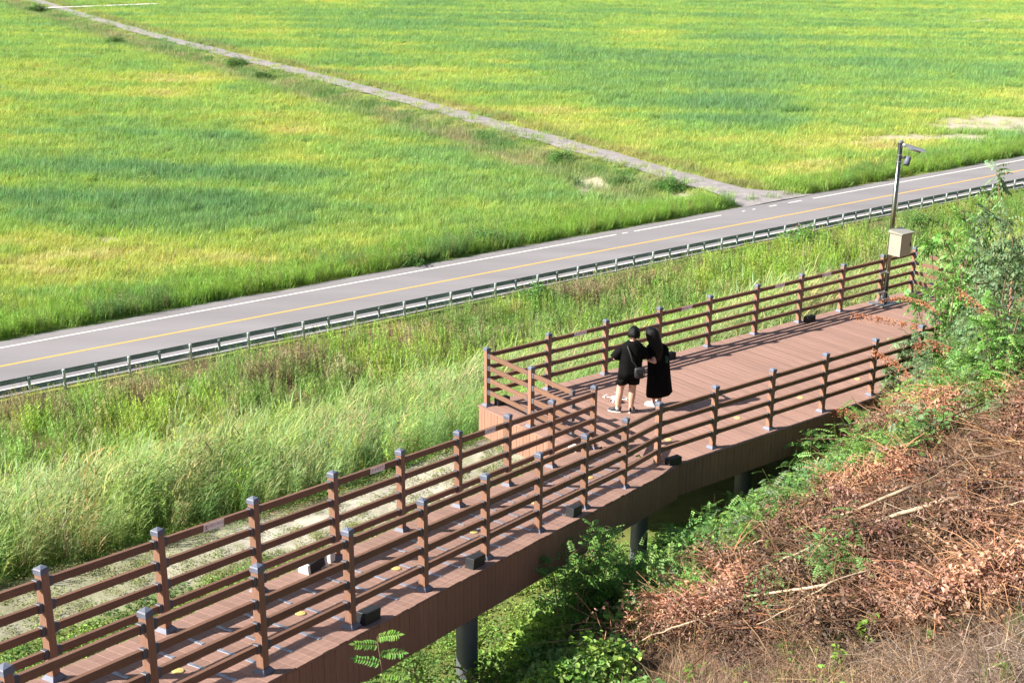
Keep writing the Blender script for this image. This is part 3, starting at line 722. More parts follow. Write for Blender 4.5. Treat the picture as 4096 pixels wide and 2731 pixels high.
def proto_dead(seed, n=84, rad=.28, h=.20, L_=.056, w=.027):
    """heap of shrivelled brown leaves on thin twigs"""
    r = random.Random(seed); b = MB()
    for i in range(9):
        a = r.uniform(0, 6.28); p = Vector((r.uniform(-rad, rad), r.uniform(-rad, rad), r.uniform(0, h))); q = p + Vector((math.cos(a) * .35, math.sin(a) * .35, r.uniform(-.05, .12)))
        b.tube([p, (p + q) / 2 + Vector((0, 0, .02)), q], [.004, .003, .002], 3, False, (1.1, .85, .6))
    for i in range(n // 7):                                            # small sprays: leaves strung along a drooping shoot
        p = Vector((r.gauss(0, rad * .5), r.gauss(0, rad * .5), h * r.uniform(.3, 1))); dd = rdir(r, -.7, .1); c = r.choice([(1.0, .9, .85), (1.3, 1.08, .95), (.60, .53, .5), (1.5, 1.25, 1.08), (.75, .62, .56), (1.15, .85, .68)]); Ls = r.uniform(.14, .30)
        for j in range(7):
            q = p + dd * (Ls * j / 7); k = r.uniform(.75, 1.2)
            leaf_quad(b, q, (rdir(r, -1, .3) + dd * .5), rdir(r, -.2, 1), L_ * r.uniform(.6, 1.25), w * r.uniform(.6, 1.2), tuple(x * k for x in c), r.uniform(-.9, .9))
    return b.mesh('dead_leaf_heap', M['dead'])
def proto_straw(seed, n=34, rad=.35, m='dead'):
    """flattened dry stalks"""
    r = random.Random(seed); b = MB(); a0 = r.uniform(0, 6.28)
    for i in range(n):
        p = Vector((r.uniform(-rad, rad), r.uniform(-rad, rad), r.uniform(0, .09))); a = a0 + r.gauss(0, .7); L_ = r.uniform(.12, .45)
        k = r.uniform(.45, 1.3); c = r.choice([(1.5 * k, 1.4 * k, 1.3 * k), (1.7 * k, 1.4 * k, 1.1 * k), (.9 * k, .78 * k, .72 * k), (.7 * k, .6 * k, .55 * k), (1.8 * k, 1.75 * k, 1.7 * k)])
        blade(b, p, a, r.uniform(.9, 1.6), L_, r.uniform(.004, .012), r.uniform(-.3, .5), c, 2, r.uniform(-1, 1))
    return b.mesh('straw', M[m])

# ------------------------------------------------------------------ plants: scattering (geometry nodes, one object per mass)
def scatter(name, label, protos, P, rot, scl, tint, pid=None):
    N_ = len(P); me = bpy.data.meshes.new(name); me.vertices.add(N_); me.vertices.foreach_set('co', np.asarray(P, np.float32).ravel())
    def at(nm, ty, data, key='value'):
        a = me.attributes.new(nm, ty, 'POINT'); a.data.foreach_set(key, np.ascontiguousarray(data).ravel())
    at('rot', 'FLOAT_VECTOR', np.asarray(rot, np.float32), 'vector')
    at('scl', 'FLOAT_VECTOR', np.asarray(scl, np.float32), 'vector')
    at('tint', 'FLOAT_COLOR', np.c_[tint, np.ones(N_)].astype(np.float32), 'color')
    at('pid', 'INT', (RNG.integers(0, len(protos), N_) if pid is None else pid).astype(np.int32))
    ob = link(name, me); tag(ob, label, kind='stuff')
    ng = bpy.data.node_groups.new(name, 'GeometryNodeTree')
    ng.interface.new_socket('Geometry', in_out='INPUT', socket_type='NodeSocketGeometry'); ng.interface.new_socket('Geometry', in_out='OUTPUT', socket_type='NodeSocketGeometry')
    nd = ng.nodes; lk = ng.links; gi = nd.new('NodeGroupInput'); go = nd.new('NodeGroupOutput')
    jn = nd.new('GeometryNodeJoinGeometry')
    for pm in protos:
        po = bpy.data.objects.new(pm.name, pm)
        oi = nd.new('GeometryNodeObjectInfo'); oi.inputs['Object'].default_value = po; oi.inputs['As Instance'].default_value = False
        gt = nd.new('GeometryNodeGeometryToInstance'); lk.new(oi.outputs['Geometry'], gt.inputs[0]); lk.new(gt.outputs[0], jn.inputs[0])
    ip = nd.new('GeometryNodeInstanceOnPoints'); ip.inputs['Pick Instance'].default_value = True
    def na(nm, ty):
        n = nd.new('GeometryNodeInputNamedAttribute'); n.data_type = ty; n.inputs['Name'].default_value = nm; return n.outputs['Attribute']
    lk.new(gi.outputs[0], ip.inputs['Points']); lk.new(jn.outputs[0], ip.inputs['Instance']); lk.new(na('pid', 'INT'), ip.inputs['Instance Index'])
    lk.new(na('rot', 'FLOAT_VECTOR'), ip.inputs['Rotation']); lk.new(na('scl', 'FLOAT_VECTOR'), ip.inputs['Scale'])
    lk.new(ip.outputs[0], go.inputs[0])
    md = ob.modifiers.new('scatter', 'NODES'); md.node_group = ng
    return ob
def rots(n, tilt=.12, spin=6.283):
    return np.stack([RNG.normal(0, tilt, n), RNG.normal(0, tilt, n), RNG.uniform(0, spin, n)], 1)
def jit(c, n, k=.18, h=.08):
    s = RNG.normal(1, k, (n, 1)).clip(.5, 1.6); return np.clip(np.asarray(c) * s * RNG.normal(1, h, (n, 3)), .003, .8)
def s3(a): return np.repeat(np.asarray(a)[:, None], 3, 1)

# --- the plain
n = 120000
r0, r1 = 57.0, 420.0; e = .75                                           # density falls with distance, tufts grow
rr = (r0 ** e + RNG.random(n) * (r1 ** e - r0 ** e)) ** (1 / e)
aa = RNG.uniform(-.47, .47, n)
x, y = rr * np.sin(aa), rr * np.cos(aa); u, v = UV(x, y)
keep = (v > V_FAR + .5)
side = u - path_u(v); wd_ = 1.35 + .85 * (side < 0) + 3.0 * (1 - sstep(62.5, 68, v)) * (side > 0) + 1.2 * (1 - sstep(62.5, 68, v)) * (side < 0)
keep &= ~((np.abs(side) < wd_ + (fbm(x * .4, y * .4, 55) - .5) * .9) & (RNG.random(n) > .02 + .16 * (np.abs(side) > .8)))
x, y, rr = x[keep], y[keep], rr[keep]; z = ground_z(x, y); P = np.stack([x, y, z], 1)
seg = np.clip((P[:, :2] - A_[:2]) @ d_[:2], 0, 1e9); ds = np.abs((P[:, 0] - A_[0]) * d_[1] - (P[:, 1] - A_[1]) * d_[0])
keep = (RNG.random(len(P)) > bareness(P) * .97) & ~((ds < 3.2) & (seg > 0) & (seg < np.linalg.norm(B_ - A_))); P, rr = P[keep], rr[keep]
u, v = UV(P[:, 0], P[:, 1]); side = u - path_u(v)
t = field_t(P); col = ramp_col(t)
verge = (1 - sstep(V_FAR + 3.0, V_FAR + 6.5, v + (fbm(P[:, 0] * .3, P[:, 1] * .3, 8) - .5) * 4))
col = mixc(col, (.215, .375, .065), verge * .85)
bank = np.exp(-((side + 6.0) / 4.6) ** 4) * sstep(66, 72, v)             # weedy ditch beside the track
nb = fbm(P[:, 0] * .35, P[:, 1] * .35, 91)
bc = mixc(np.tile((.215, .29, .105), (len(P), 1)), (.33, .30, .16), sstep(.52, .68, nb)); bc = mixc(bc, (.11, .22, .065), sstep(.56, .40, nb) * (fbm(P[:, 0] * .2, P[:, 1] * .2, 92) > .5))
col = col * (1 - bank[:, None] * .9) + bc * bank[:, None] * .9
edge = np.exp(-((side - 2.3) / 1.0) ** 2) * .7; col = mixc(col, (.27, .235, .10), edge)
hz = 1.25 - .65 * t + .45 * bank + .15 * verge; hz = hz * (1 - .62 * np.exp(-((side + 3.2) / 1.5) ** 2)); hz *= RNG.normal(1, .18, len(P)).clip(.5, 1.7)
sc = (rr / 75.0) ** .42
scl = np.stack([sc, sc, hz * sc ** .35], 1)
rt = np.stack([RNG.normal(0, .12, len(P)), RNG.normal(0, .12, len(P)), RNG.normal(0, .35, len(P))], 1)
FIELD = [proto_field(s) for s in range(6)]
scatter('field_grass', 'tall green and yellow grass covering the plain beyond the road', FIELD, P, rt, scl, jit(col, len(P), .13, .05))
# --- weeds on the far verge of the road and scattered clumps on the ditch bank
n = 5200; u = RNG.uniform(5, 125, n); v = V_FAR + .25 + RNG.gamma(1.6, .9, n); x, y = XY(u, v)
k = (np.abs(u - path_u(v)) > 3.3) | (v > 70); k &= ~((u > path_u(63) - 2.5) & (u < path_u(63) + 4.5) & (v < 68))
x, y, v = x[k], y[k], v[k]; P = np.stack([x, y, ground_z(x, y)], 1); P[:, 2] = np.minimum(P[:, 2], ROAD_Z + .1)
nb = fbm(x * .25, y * .25, 14)
col = mixc(np.tile((.235, .385, .065), (len(P), 1)), (.150, .270, .075), sstep(.5, .62, nb)); col = mixc(col, (.26, .22, .10), (RNG.random(len(P)) < .1) * .8)
WEED = [proto_weed(s + 20) for s in range(4)]
scatter('verge_weeds', 'bright upright weeds growing along the far edge of the road', WEED, P, rots(len(P)), s3(RNG.normal(.85, .2, len(P)).clip(.4, 1.4) * (.7 + .6 * nb)), jit(col, len(P)))

# --- reeds between the boardwalk and the road
BROWN = [(70,950,110,34),(330,925,70,22),(450,860,40,30),(700,840,50,25),(620,890,60,18),(800,880,40,14),(1330,690,110,22),(1900,680,60,16),(1080,905,30,10),(1460,660,60,14),(700,950,40,12),(150,960,60,20),(560,800,40,10)]
def brownness(P):
    q = to_px(P) / K; b = np.zeros(len(P)); nn = (fbm(P[:, 0] * .45, P[:, 1] * .45, 61) - .5) * 1.6
    for x, y, rx, ry in BROWN: b = np.maximum(b, np.clip(1.15 - ((q[:, 0] - x) / rx) ** 2 - ((q[:, 1] - y) / ry) ** 2 + nn, 0, 1))
    return b
n = 26000
u = RNG.uniform(-22, 105, n); v = RNG.uniform(21.0, 50.5, n); x, y = XY(u, v)
az = np.arctan2(x, y); k = (np.abs(az) < .50) | (v < 26); x, y, u, v = x[k], y[k], u[k], v[k]
P = np.stack([x, y, ground_z(x, y)], 1); br_ = brownness(P); nb = fbm(x * .12, y * .12, 77); ns = fbm(x * .5, y * .5, 78)
low = sstep(36.0, 43.0, v + (nb - .5) * 14)
short = sstep(.52, .66, fbm(x * .10 + 7, y * .10, 79)) * (v > 30)
right = sstep(22, 30, u) * (1 - sstep(23.5, 26, v))                     # drier short grass right behind the platform
k = (RNG.random(len(P)) > br_ * .93) & (RNG.random(len(P)) > low * .9) & (RNG.random(len(P)) > short * .55) & (RNG.random(len(P)) > .75 * right)
P, v, u, nb, ns, low = P[k], v[k], u[k], nb[k], ns[k], low[k]; m_ = len(P)
col = mixc(np.tile((.215, .325, .090), (m_, 1)), (.255, .335, .140), sstep(.45, .65, ns)); col = mixc(col, (.165, .290, .078), sstep(.55, .35, nb)); col = mixc(col, (.34, .31, .15), (RNG.random(m_) < .14) * .8)
hs = RNG.normal(1, .13, m_).clip(.6, 1.35) * (1 - .55 * low) * (.72 + .5 * sstep(.3, .7, nb)) * (.62 + .38 * sstep(20.9, 22.6, v))
rt = np.stack([RNG.normal(0, .10, m_), RNG.normal(0, .10, m_), RNG.normal(0, .55, m_)], 1)
REED = [proto_reed(s + 40, straw=.10 + .1 * (s % 2)) for s in range(6)]
scatter('reeds', 'dense tall reeds swaying between the boardwalk and the road', REED, P, rt, s3(hs), jit(col, m_, .14, .06))
# --- mixed low weeds and dry grass filling the slope, denser near the guardrail and in the brown openings
n = 26000
u = RNG.uniform(-22, 118, n); v = RNG.uniform(21.3, 54.6, n) ; v = np.where(RNG.random(n) < .62, RNG.uniform(35, 54.7, n), v); x, y = XY(u, v)
az = np.arctan2(x, y); k = (np.abs(az) < .50); x, y, u, v = x[k], y[k], u[k], v[k]
P = np.stack([x, y, ground_z(x, y)], 1); P[:, 2] = np.where(v > 52.5, np.minimum(P[:, 2], ROAD_Z), P[:, 2]); br_ = brownness(P); nb = fbm(x * .2, y * .2, 87); m_ = len(P)
col = mixc(np.tile((.285, .420, .075), (m_, 1)), (.205, .330, .080), sstep(.48, .6, nb)); col = mixc(col, (.27, .19, .125), br_ * .9); col = mixc(col, (.42, .37, .20), (RNG.random(m_) < .14) * .8)
pid = np.where(RNG.random(m_) < .55, RNG.integers(0, 4, m_), RNG.integers(4, 7, m_)); pid = np.where(br_ > .4, RNG.integers(4, 7, m_), pid)
sc = RNG.normal(.95, .22, m_).clip(.4, 1.6) * (1 - .62 * sstep(50.5, 54.0, v)); sc = np.where(pid >= 4, sc * 1.5, sc)
FINE = [proto_fine(s + 60) for s in range(3)]
scatter('slope_weeds', 'mixed weeds and dry grass on the slope below the guardrail', [proto_weed(s + 30, .8) for s in range(4)] + FINE, P, rots(m_), s3(sc), jit(col, m_), pid)
# --- low clover and grass on the bench beside the boardwalk, thin tufts on the sand
n = 12000
u = RNG.uniform(-8, 31, n); v = np.where(RNG.random(n) < .72, RNG.uniform(10, 19.3, n), RNG.uniform(19, 21.4, n)); x, y = XY(u, v)
P = np.stack([x, y, ground_z(x, y)], 1); k = P[:, 2] < -.9; rel = P[:, :2] - RO; al_, ac_ = rel @ DR, rel @ DX
k &= ~((u > 14.5) & (u < 27) & (v > 15.5) & (v < 18)); k &= RNG.random(len(P)) > (sstep(18.7, 19.1, v + (fbm(x, y, 95) - .5) * 1.1) * (1 - sstep(20.3, 21.2, v)) * .55)
P, u, v = P[k], u[k], v[k]; m_ = len(P); nb = fbm(P[:, 0] * .8, P[:, 1] * .8, 96)
sand = (v > 18.9) & (v < 20.9)
col = mixc(np.tile((.21, .34, .070), (m_, 1)), (.14, .26, .06), sstep(.45, .6, nb)); col = mixc(col, (.30, .31, .13), sand * .7)
pid = np.where(RNG.random(m_) < .6, RNG.integers(0, 3, m_), 3); pid = np.where(sand & (RNG.random(m_) < .8), 3, pid)
sc = RNG.normal(1, .2, m_).clip(.5, 1.6); sc = np.where(sand, sc * .6, sc)
scatter('bench_clover', 'low clover and grass on the sandy bench beside the ramp', [proto_leafy(s + 70, 46, .26, .13, .042, .036) for s in range(3)] + [proto_fine(75, .22, 34, .22, .007)], P, rots(m_, .08), s3(sc), jit(col, m_), pid)

# ------------------------------------------------------------------ the cut hillside: brush heaps, straw, undergrowth
ZONE = np.array([  # x, y in the 2352 px copy; 0 dead leaves, 1 straw, 2 green undergrowth, 3 vines
 (2000,1200,0),(1800,1320,0),(1650,1400,0),(2200,1100,0),(2200,960,0),(2080,1080,0),(1520,1440,0),(2320,1000,0),(1950,1300,0),(2300,1180,0),(2120,1240,0),(1680,1480,0),(1900,1400,0),
 (2100,1500,1),(1800,1540,1),(2300,1350,1),(1560,1545,1),(2250,1450,1),(2000,1420,1),(2330,1540,1),(1950,1550,1),(2130,1390,1),(2200,1340,1),(2060,1400,1),(1870,1470,1),(1720,1530,1),(2340,1290,1),(1640,1560,1),
 (1750,1150,2),(1600,1200,2),(1500,1300,2),(1350,1400,2),(1350,1300,2),(1900,1060,2),(2100,870,2),(2200,800,2),(2300,680,2),(1960,1010,2),(1800,1100,2),(1450,1350,2),(2330,560,2),(1650,1160,2),(1300,1260,2),(2050,960,2),(1850,1110,2),(1770,1200,2),(1680,1260,2),(1590,1320,2),(1510,1370,2),(1430,1400,2),(1920,1010,2),(2000,1030,2),(2230,880,2),
 (1250,1480,3),(1150,1510,3),(1350,1510,3),(1000,1545,3),(1430,1440,3),(1080,1560,3),(1280,1560,3),(1190,1440,3)], float)
n = 60000
x = RNG.uniform(-4, 16, n); y = RNG.uniform(6.0, 36, n); u, v = UV(x, y); k = (v < 14.9)
x, y, v = x[k], y[k], v[k]; P = np.stack([x, y, ground_z(x, y)], 1)
rel = P[:, :2] - RO; al_, ac_ = rel @ DR, rel @ DX
q = to_px(P) / K; k = (ac_ > .2) & (q[:, 0] > 780) & (q[:, 0] < 2520) & (q[:, 1] < 1760) & (P[:, 2] > -2.4); P, q, v = P[k], q[k], v[k]; m_ = len(P)
nx, ny = (fbm(P[:, 0] * .9, P[:, 1] * .9, 101) - .5) * 420, (fbm(P[:, 0] * .9, P[:, 1] * .9, 102) - .5) * 380
q = to_px(P + np.array([0, 0, .38])) / K
dd = np.stack([(q[:, 0] + nx - a) ** 2 + (q[:, 1] + ny - b_) ** 2 for a, b_, _ in ZONE], 1); zn = ZONE[np.argmin(dd, 1), 2].astype(int)
keepp = RNG.random(m_) < np.array([.80, .70, .62, .55])[zn]
P, zn, v = P[keepp], zn[keepp], v[keepp]; NEAR = 1 - .55 * sstep(12.6, 13.8, v)
def part(z_): return P[zn == z_]
p0 = part(0); m_ = len(p0)
nb = fbm(p0[:, 0] * .8, p0[:, 1] * .8, 103)
col = mixc(np.tile((.305, .213, .165), (m_, 1)), (.195, .140, .112), sstep(.5, .64, nb)); col = mixc(col, (.40, .268, .205), sstep(.5, .36, nb))
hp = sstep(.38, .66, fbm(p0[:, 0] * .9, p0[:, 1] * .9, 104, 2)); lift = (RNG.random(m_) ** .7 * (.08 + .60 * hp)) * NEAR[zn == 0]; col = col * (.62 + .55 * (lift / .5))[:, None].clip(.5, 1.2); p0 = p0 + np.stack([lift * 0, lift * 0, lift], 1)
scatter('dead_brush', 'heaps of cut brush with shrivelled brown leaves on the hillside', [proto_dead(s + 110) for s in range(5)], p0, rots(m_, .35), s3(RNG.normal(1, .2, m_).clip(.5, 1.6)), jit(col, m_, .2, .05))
def proto_twig(seed):
    r = random.Random(seed); b = MB()
    for i in range(7):
        a = r.uniform(0, 6.28); L_ = r.uniform(.3, .85); p = Vector((r.uniform(-.3, .3), r.uniform(-.3, .3), r.uniform(0, .12))); d = Vector((math.cos(a), math.sin(a), r.uniform(-.22, .06)))
        k = r.uniform(.6, 1.3); b.tube([p, p + d * (L_ * .5) + Vector((0, 0, .04)), p + d * L_], [.007, .005, .0025], 4, False, r.choice([(1.3 * k, 1.1 * k, .85 * k), (1.2 * k, .85 * k, .62 * k), (1.1 * k, 1.05 * k, 1.0 * k), (.6 * k, .52 * k, .48 * k)]))
    return b.mesh('twig_bunch', M['dead'])
pt = part(0); pt = pt[RNG.random(len(pt)) < .085] + [0, 0, .22]; m_ = len(pt)
scatter('brush_twigs', 'tangle of thin cut twigs poking out of the dead brush', [proto_twig(s + 160) for s in range(5)], pt, rots(m_, .12), s3(RNG.normal(1, .25, m_).clip(.5, 1.7)), jit(np.tile((.30, .20, .13), (m_, 1)), m_, .2, .06))
p1 = part(1); extra = part(0); extra = extra[RNG.random(len(extra)) < .35]; extra = extra + [0, 0, .16]; p1 = np.concatenate([p1, extra]); m_ = len(p1)
col = mixc(np.tile((.215, .160, .112), (m_, 1)), (.22, .180, .150), (fbm(p1[:, 0], p1[:, 1], 105) > .5) * 1.0)
STR = [proto_straw(s + 120) for s in range(5)] + [proto_dead(126, 40, .3, .07, .04, .018)]
pid = np.where(RNG.random(m_) < .78, RNG.integers(0, 5, m_), 5)
scatter('dry_straw', 'flattened dry straw and grey litter covering the mown slope', STR, p1, rots(m_, .2), s3(RNG.normal(1, .2, m_).clip(.5, 1.5)), jit(col, m_, .2, .05), pid)
sp = np.concatenate([part(1), part(0)]); sp = sp[(RNG.random(len(sp)) < .05 + .22 * sstep(.56, .70, fbm(sp[:, 0] * .7, sp[:, 1] * .7, 109)))]; sp = sp + [0, 0, .14]; m_ = len(sp)
scatter('green_sprouts', 'small fresh green shoots among the straw and brush', [proto_leafy(s + 130, 14, .12, .16, .06, .035) for s in range(3)] + [proto_fine(135, .28, 18, .08, .007)], sp, rots(m_, .15), s3(RNG.normal(1, .25, m_).clip(.5, 1.6)), jit(np.tile((.17, .28, .05), (m_, 1)), m_))
p2 = part(2); m_ = len(p2); nb = fbm(p2[:, 0] * .7, p2[:, 1] * .7, 106)
col = mixc(np.tile((.195, .350, .085), (m_, 1)), (.125, .255, .068), sstep(.45, .6, nb)); col = mixc(col, (.23, .32, .19), (RNG.random(m_) < .12) * 1.0)
lift = RNG.random(m_) * .55 * NEAR[zn == 2]; p2 = p2 + np.stack([lift * 0, lift * 0, lift], 1)
UND = [proto_spray(s + 140, M['leaf'], 6, .22, 7) for s in range(4)] + [proto_leafy(s + 146, 60, .32, .32, .06, .042) for s in range(3)]
pid = np.where(RNG.random(m_) < .55, RNG.integers(0, 4, m_), RNG.integers(4, 7, m_))
scatter('undergrowth', 'deep green leafy undergrowth on the slope beneath the platform edge', UND, p2, rots(m_, .4), s3(RNG.normal(1, .22, m_).clip(.5, 1.6) * (.45 + .55 * NEAR[zn == 2])), jit(col, m_, .16, .06), pid)
p3 = part(3); m_ = len(p3); col = np.tile((.225, .36, .075), (m_, 1)); col = mixc(col, (.14, .25, .07), sstep(.5, .62, fbm(p3[:, 0], p3[:, 1], 107)))
lift = RNG.random(m_) * .35 + .25 * sstep(.45, .7, fbm(p3[:, 0] * .8, p3[:, 1] * .8, 108)); p3 = p3 + np.stack([lift * 0, lift * 0, lift], 1)
scatter('vines', 'bright green climbing vines sprawling below the ramp skirt', [proto_leafy(s + 150, 70, .30, .26, .065, .055) for s in range(4)], p3, rots(m_, .3), s3(RNG.normal(1, .2, m_).clip(.5, 1.5)), jit(col, m_, .16, .06))

# ------------------------------------------------------------------ shrubs (things): branches + leafy crown
def make_shrub(seed, h, rad, m_leaf, n_leaf, kind='robinia'):
    r = random.Random(seed); tr = MB(); cr_ = MB(); tips = []
    for k in range(r.randint(4, 6)):
        a = r.uniform(0, 6.28); ln = rad * r.uniform(.35, .9); hh = h * r.uniform(.65, 1.0)
        p0 = Vector((math.cos(a) * .06, math.sin(a) * .06, -.3)); p3 = Vector((math.cos(a) * ln, math.sin(a) * ln, hh)); p1 = p0.lerp(p3, .35) + Vector((0, 0, hh * .14)); p2 = p0.lerp(p3, .7) + Vector((r.gauss(0, .06), r.gauss(0, .06), hh * .10))
        tr.tube([p0, p1, p2, p3], [.022, .016, .010, .005], 6, False)
        for t in range(7):
            f_ = .25 + .75 * t / 6; q = (p0.lerp(p1, f_ * 3) if f_ < .33 else p1.lerp(p2, (f_ - .33) * 3) if f_ < .66 else p2.lerp(p3, (f_ - .66) * 3))
            e_ = q + rdir(r, -.1, .7) * (rad * r.uniform(.25, .6)); tr.tube([q, (q + e_) / 2 + Vector((0, 0, .03)), e_], [.007, .005, .003], 4, False); tips.append((q, e_))
    for i in range(n_leaf):
        q, e_ = r.choice(tips); p = q.lerp(e_, r.random() ** .5)
        if kind == 'robinia': compound(cr_, p, rdir(r, -.3, .5), (r.gauss(0, .3), r.gauss(0, .3), 1), r.uniform(.15, .24), 5, .060, .038, r, .6, 1.5)
        else:
            dv = rdir(r, -.05, 1); lump = 1 + .35 * math.sin(dv.x * 5 + seed) * math.cos(dv.y * 4 + seed * 2); kk = r.random() ** .35 * lump; p = Vector((dv.x * rad * kk, dv.y * rad * kk, .05 + dv.z * h * .8 * kk))
            for j in range(5): leaf_quad(cr_, p + rdir(r) * r.uniform(0, .13), rdir(r, -.5, .5), (r.gauss(0, .4), r.gauss(0, .4), 1), r.uniform(.06, .10), r.uniform(.045, .07), vcol(r, .55, 1.35, .12))
    return tr.mesh('branches', M['bark'], True), cr_.mesh('crown', m_leaf)
M['robinia2'] = leaf_mat('young_robinia_leaf', (.150, .310, .070), trans=.36)
SHR = [make_shrub(s + 200, 1.5, .75, M['robinia'], 520) for s in range(4)]
SHR2 = [make_shrub(s + 230, 1.5, .75, M['robinia2'], 420) for s in range(3)]
SHB = [make_shrub(s + 210, 1.0, .8, M['shrub'], 480, 'broad') for s in range(3)]
def put_shrub(P_, protos, i, sc, label, group=None, rz=None, name='robinia_shrub'):
    root = thing(name, label, 'shrub', P_, random.uniform(0, 6.28) if rz is None else rz, group); root.scale = (sc[0], sc[0], sc[1])
    link('branches', protos[i][0], root); link('crown', protos[i][1], root); return root
def gp(x_, y_): P_ = np.array([x_, y_, 0.0]); P_[2] = ground_z(x_, y_); return P_
def shrub_px(px, py, dep, h_scale=1):                                  # a shrub whose top reaches photo point px,py (2352 copy) at distance dep
    T = at_depth(px * K, py * K, dep); g = float(ground_z(T[0], T[1])); return np.array([T[0], T[1], g]), max(.4, T[2] - g)
SPOTS = [(2225, 445, 24.5, 'pale leafed robinia sapling rising above the end railing behind the platform shrubs'),
         (2335, 420, 21.0, 'tall robinia sapling with the highest shoots over the road and guardrail'),
         (2290, 560, 22.5, 'pale robinia shrub behind the brown twigs, in front of the reeds'),
         (2165, 600, 25.5, 'robinia shrub covering the middle of the far end railing'),
         (2230, 700, 23.5, 'broad robinia shrub spilling over the platform corner'),
         (2110, 720, 25.2, 'robinia shrub hanging over the planks near the camera pole'),
         (2330, 690, 20.0, 'dark robinia shrub higher up the hillside behind dry brush'),
         (2070, 830, 23.8, 'small robinia shrub hiding the last hillside railing bay'),
         (2200, 850, 21.5, 'robinia shrub tangled with brown dead sprays'),
         (2280, 800, 21.0, 'dense robinia shrub in the middle of the shrub bank'),
         (2145, 800, 23.0, 'robinia shrub over the planks in front of the last railing bay'),
         (2345, 900, 18.5, 'robinia shrub rising from the dead brush highest on the slope'),
         (2120, 900, 22.3, 'low robinia shrub where the skirt boards disappear'),
         (2250, 640, 24.5, 'robinia shrub standing before the far end railing post')]
for i, (px, py, dep, lb) in enumerate(SPOTS):
    P_, h = shrub_px(px, py, dep); put_shrub(P_, SHR if i % 3 else SHR2, i % 3, (min(1.05, .62 + h * .12), h / 1.6), lb, 'robinia shrubs at the platform corner')
VB = [(1150, 1480, 14.3, 'low vine-covered bush in front of the slim column under the ramp'), (1010, 1530, 13.6, 'low vine-covered bush below the sapling'), (1270, 1420, 15.4, 'mounded vine bush at the end of the dead brush below the ramp'), (1380, 1470, 14.4, 'vine bush creeping into the dead brush')]
SHV = [make_shrub(s + 220, 1.0, .85, M['lime'], 260, 'broad') for s in range(2)]
for i, (px, py, dep, lb) in enumerate(VB):
    P_, h = shrub_px(px, py, dep); put_shrub(P_, SHV, i % 2, (.75, h / 1.05), lb, 'vine bushes below the ramp', name='vine_bush')
UNDS = [(1315, 1215, 15.9, 'dense robinia bush against the ramp skirt boards beside the first column'),
        (1375, 1260, 16.4, 'dark robinia bush in the shade below the ramp'),
        (1560, 1205, 19.0, 'robinia bush right of the slim column under the platform corner'),
        (1700, 1150, 20.2, 'robinia bush hugging the thick column under the platform'),
        (1830, 1060, 21.2, 'fern-like robinia bush at the edge of the brown brush below the platform'),
        (1890, 990, 21.9, 'feathery robinia shoot overlapping the platform skirt boards'),
        (1480, 1330, 17.0, 'robinia bush bordering the dead brush below the columns'),
        (2010, 940, 22.6, 'bright robinia bush at the foot of the last visible railing post')]
for i, (px, py, dep, lb) in enumerate(UNDS):
    P_, h = shrub_px(px, py, dep); put_shrub(P_, SHR2, i % 3, (min(1.0, .5 + h * .2), max(h, .7) / 1.6), lb, 'robinia bushes under the boardwalk')
BUSH = [(1850, 555, ROAD_Z, 'round dark green bush among the reeds behind the platform railing'), (2110, 515, ROAD_Z, 'dark green leafy bush behind the camera pole cabinet'),
        (545, 142, ROAD_Z, 'dark vine-covered bush on the ditch bank beside the gravel track'), (605, 175, ROAD_Z, 'bright vine-covered bush below the gravel track on the ditch bank'),
        (1290, 362, ROAD_Z, 'dark bush at the near end of the ditch beside the gravel track'), (1540, 425, ROAD_Z, 'bright green bush beside the track mouth'), (1430, 415, ROAD_Z, 'bushy green clump on the sandy bank near the track mouth'),
        (1120, 545, ROAD_Z, 'broad dark creeper bush on the far road verge'), (940, 590, ROAD_Z, 'grey-green bush creeping onto the far road edge'), (85, 20, ROAD_Z, 'dark shrub far off at the start of the ditch'), (265, 90, ROAD_Z, 'lone green shrub far along the ditch'),
        (1235, 690, None, 'dark green bush in the reeds below the guardrail'), (1690, 1000, None, 'leafy bush')]
for i, (px, py, gz, lb) in enumerate(BUSH[:12]):
    P_ = on_ground(px * K, (py + 14) * K); d_ = np.linalg.norm(P_); sc = {0: 1.9, 1: 1.7, 2: 2.2, 3: 2.2, 4: 1.7, 5: 1.5, 6: 1.3, 7: 1.9, 8: 1.4, 9: 3.4, 10: 2.2, 11: 1.6}[i]
    put_shrub(P_, SHB, i % 3, (sc, sc * (.75 if i not in (7, 8) else .5)), lb, None, name='bush')

# foreground robinia sapling, small seedlings on the slope
def sapling():
    r = random.Random(5); top = at_depth(842 * K, 1462 * K, 10.8); g = float(ground_z(top[0], top[1]))
    root = thing('robinia_sapling', 'single bright robinia sapling with paired leaflets in front of the ramp skirt', 'sapling', (top[0] + .1, top[1], g))
    H = top[2] - g; st = MB(); lv = MB(); pts = [Vector((0, 0, -.1)), Vector((.06, 0, H * .4)), Vector((.09, 0, H * .7)), Vector((0, 0, H))]
    st.tube(pts, [.012, .009, .006, .003], 6, False, (1, 1, 1)); link('stem', st.mesh('stem', M['cutwood'], True), root)
    for i in range(13):
        t = 1 - i * .028 * (1 + i * .06); z = H * t; sd = -1 if i % 2 else 1; a = r.uniform(-.5, .5)
        x_ = .09 * (1 - t) / .3 if t > .7 else .09
        L_ = .20 + .012 * i; ld = Vector((sd * math.cos(a), math.sin(a) * .6 - .2, .32 - .02 * i))
        compound(lv, (x_, 0, z), ld, (0, -.35, 1), min(L_, .34), 9, .075, .038, r, .9, 1.25, .25, small=False)
    link('leaves', lv.mesh('leaves', M['seedling']), root)
sapling()
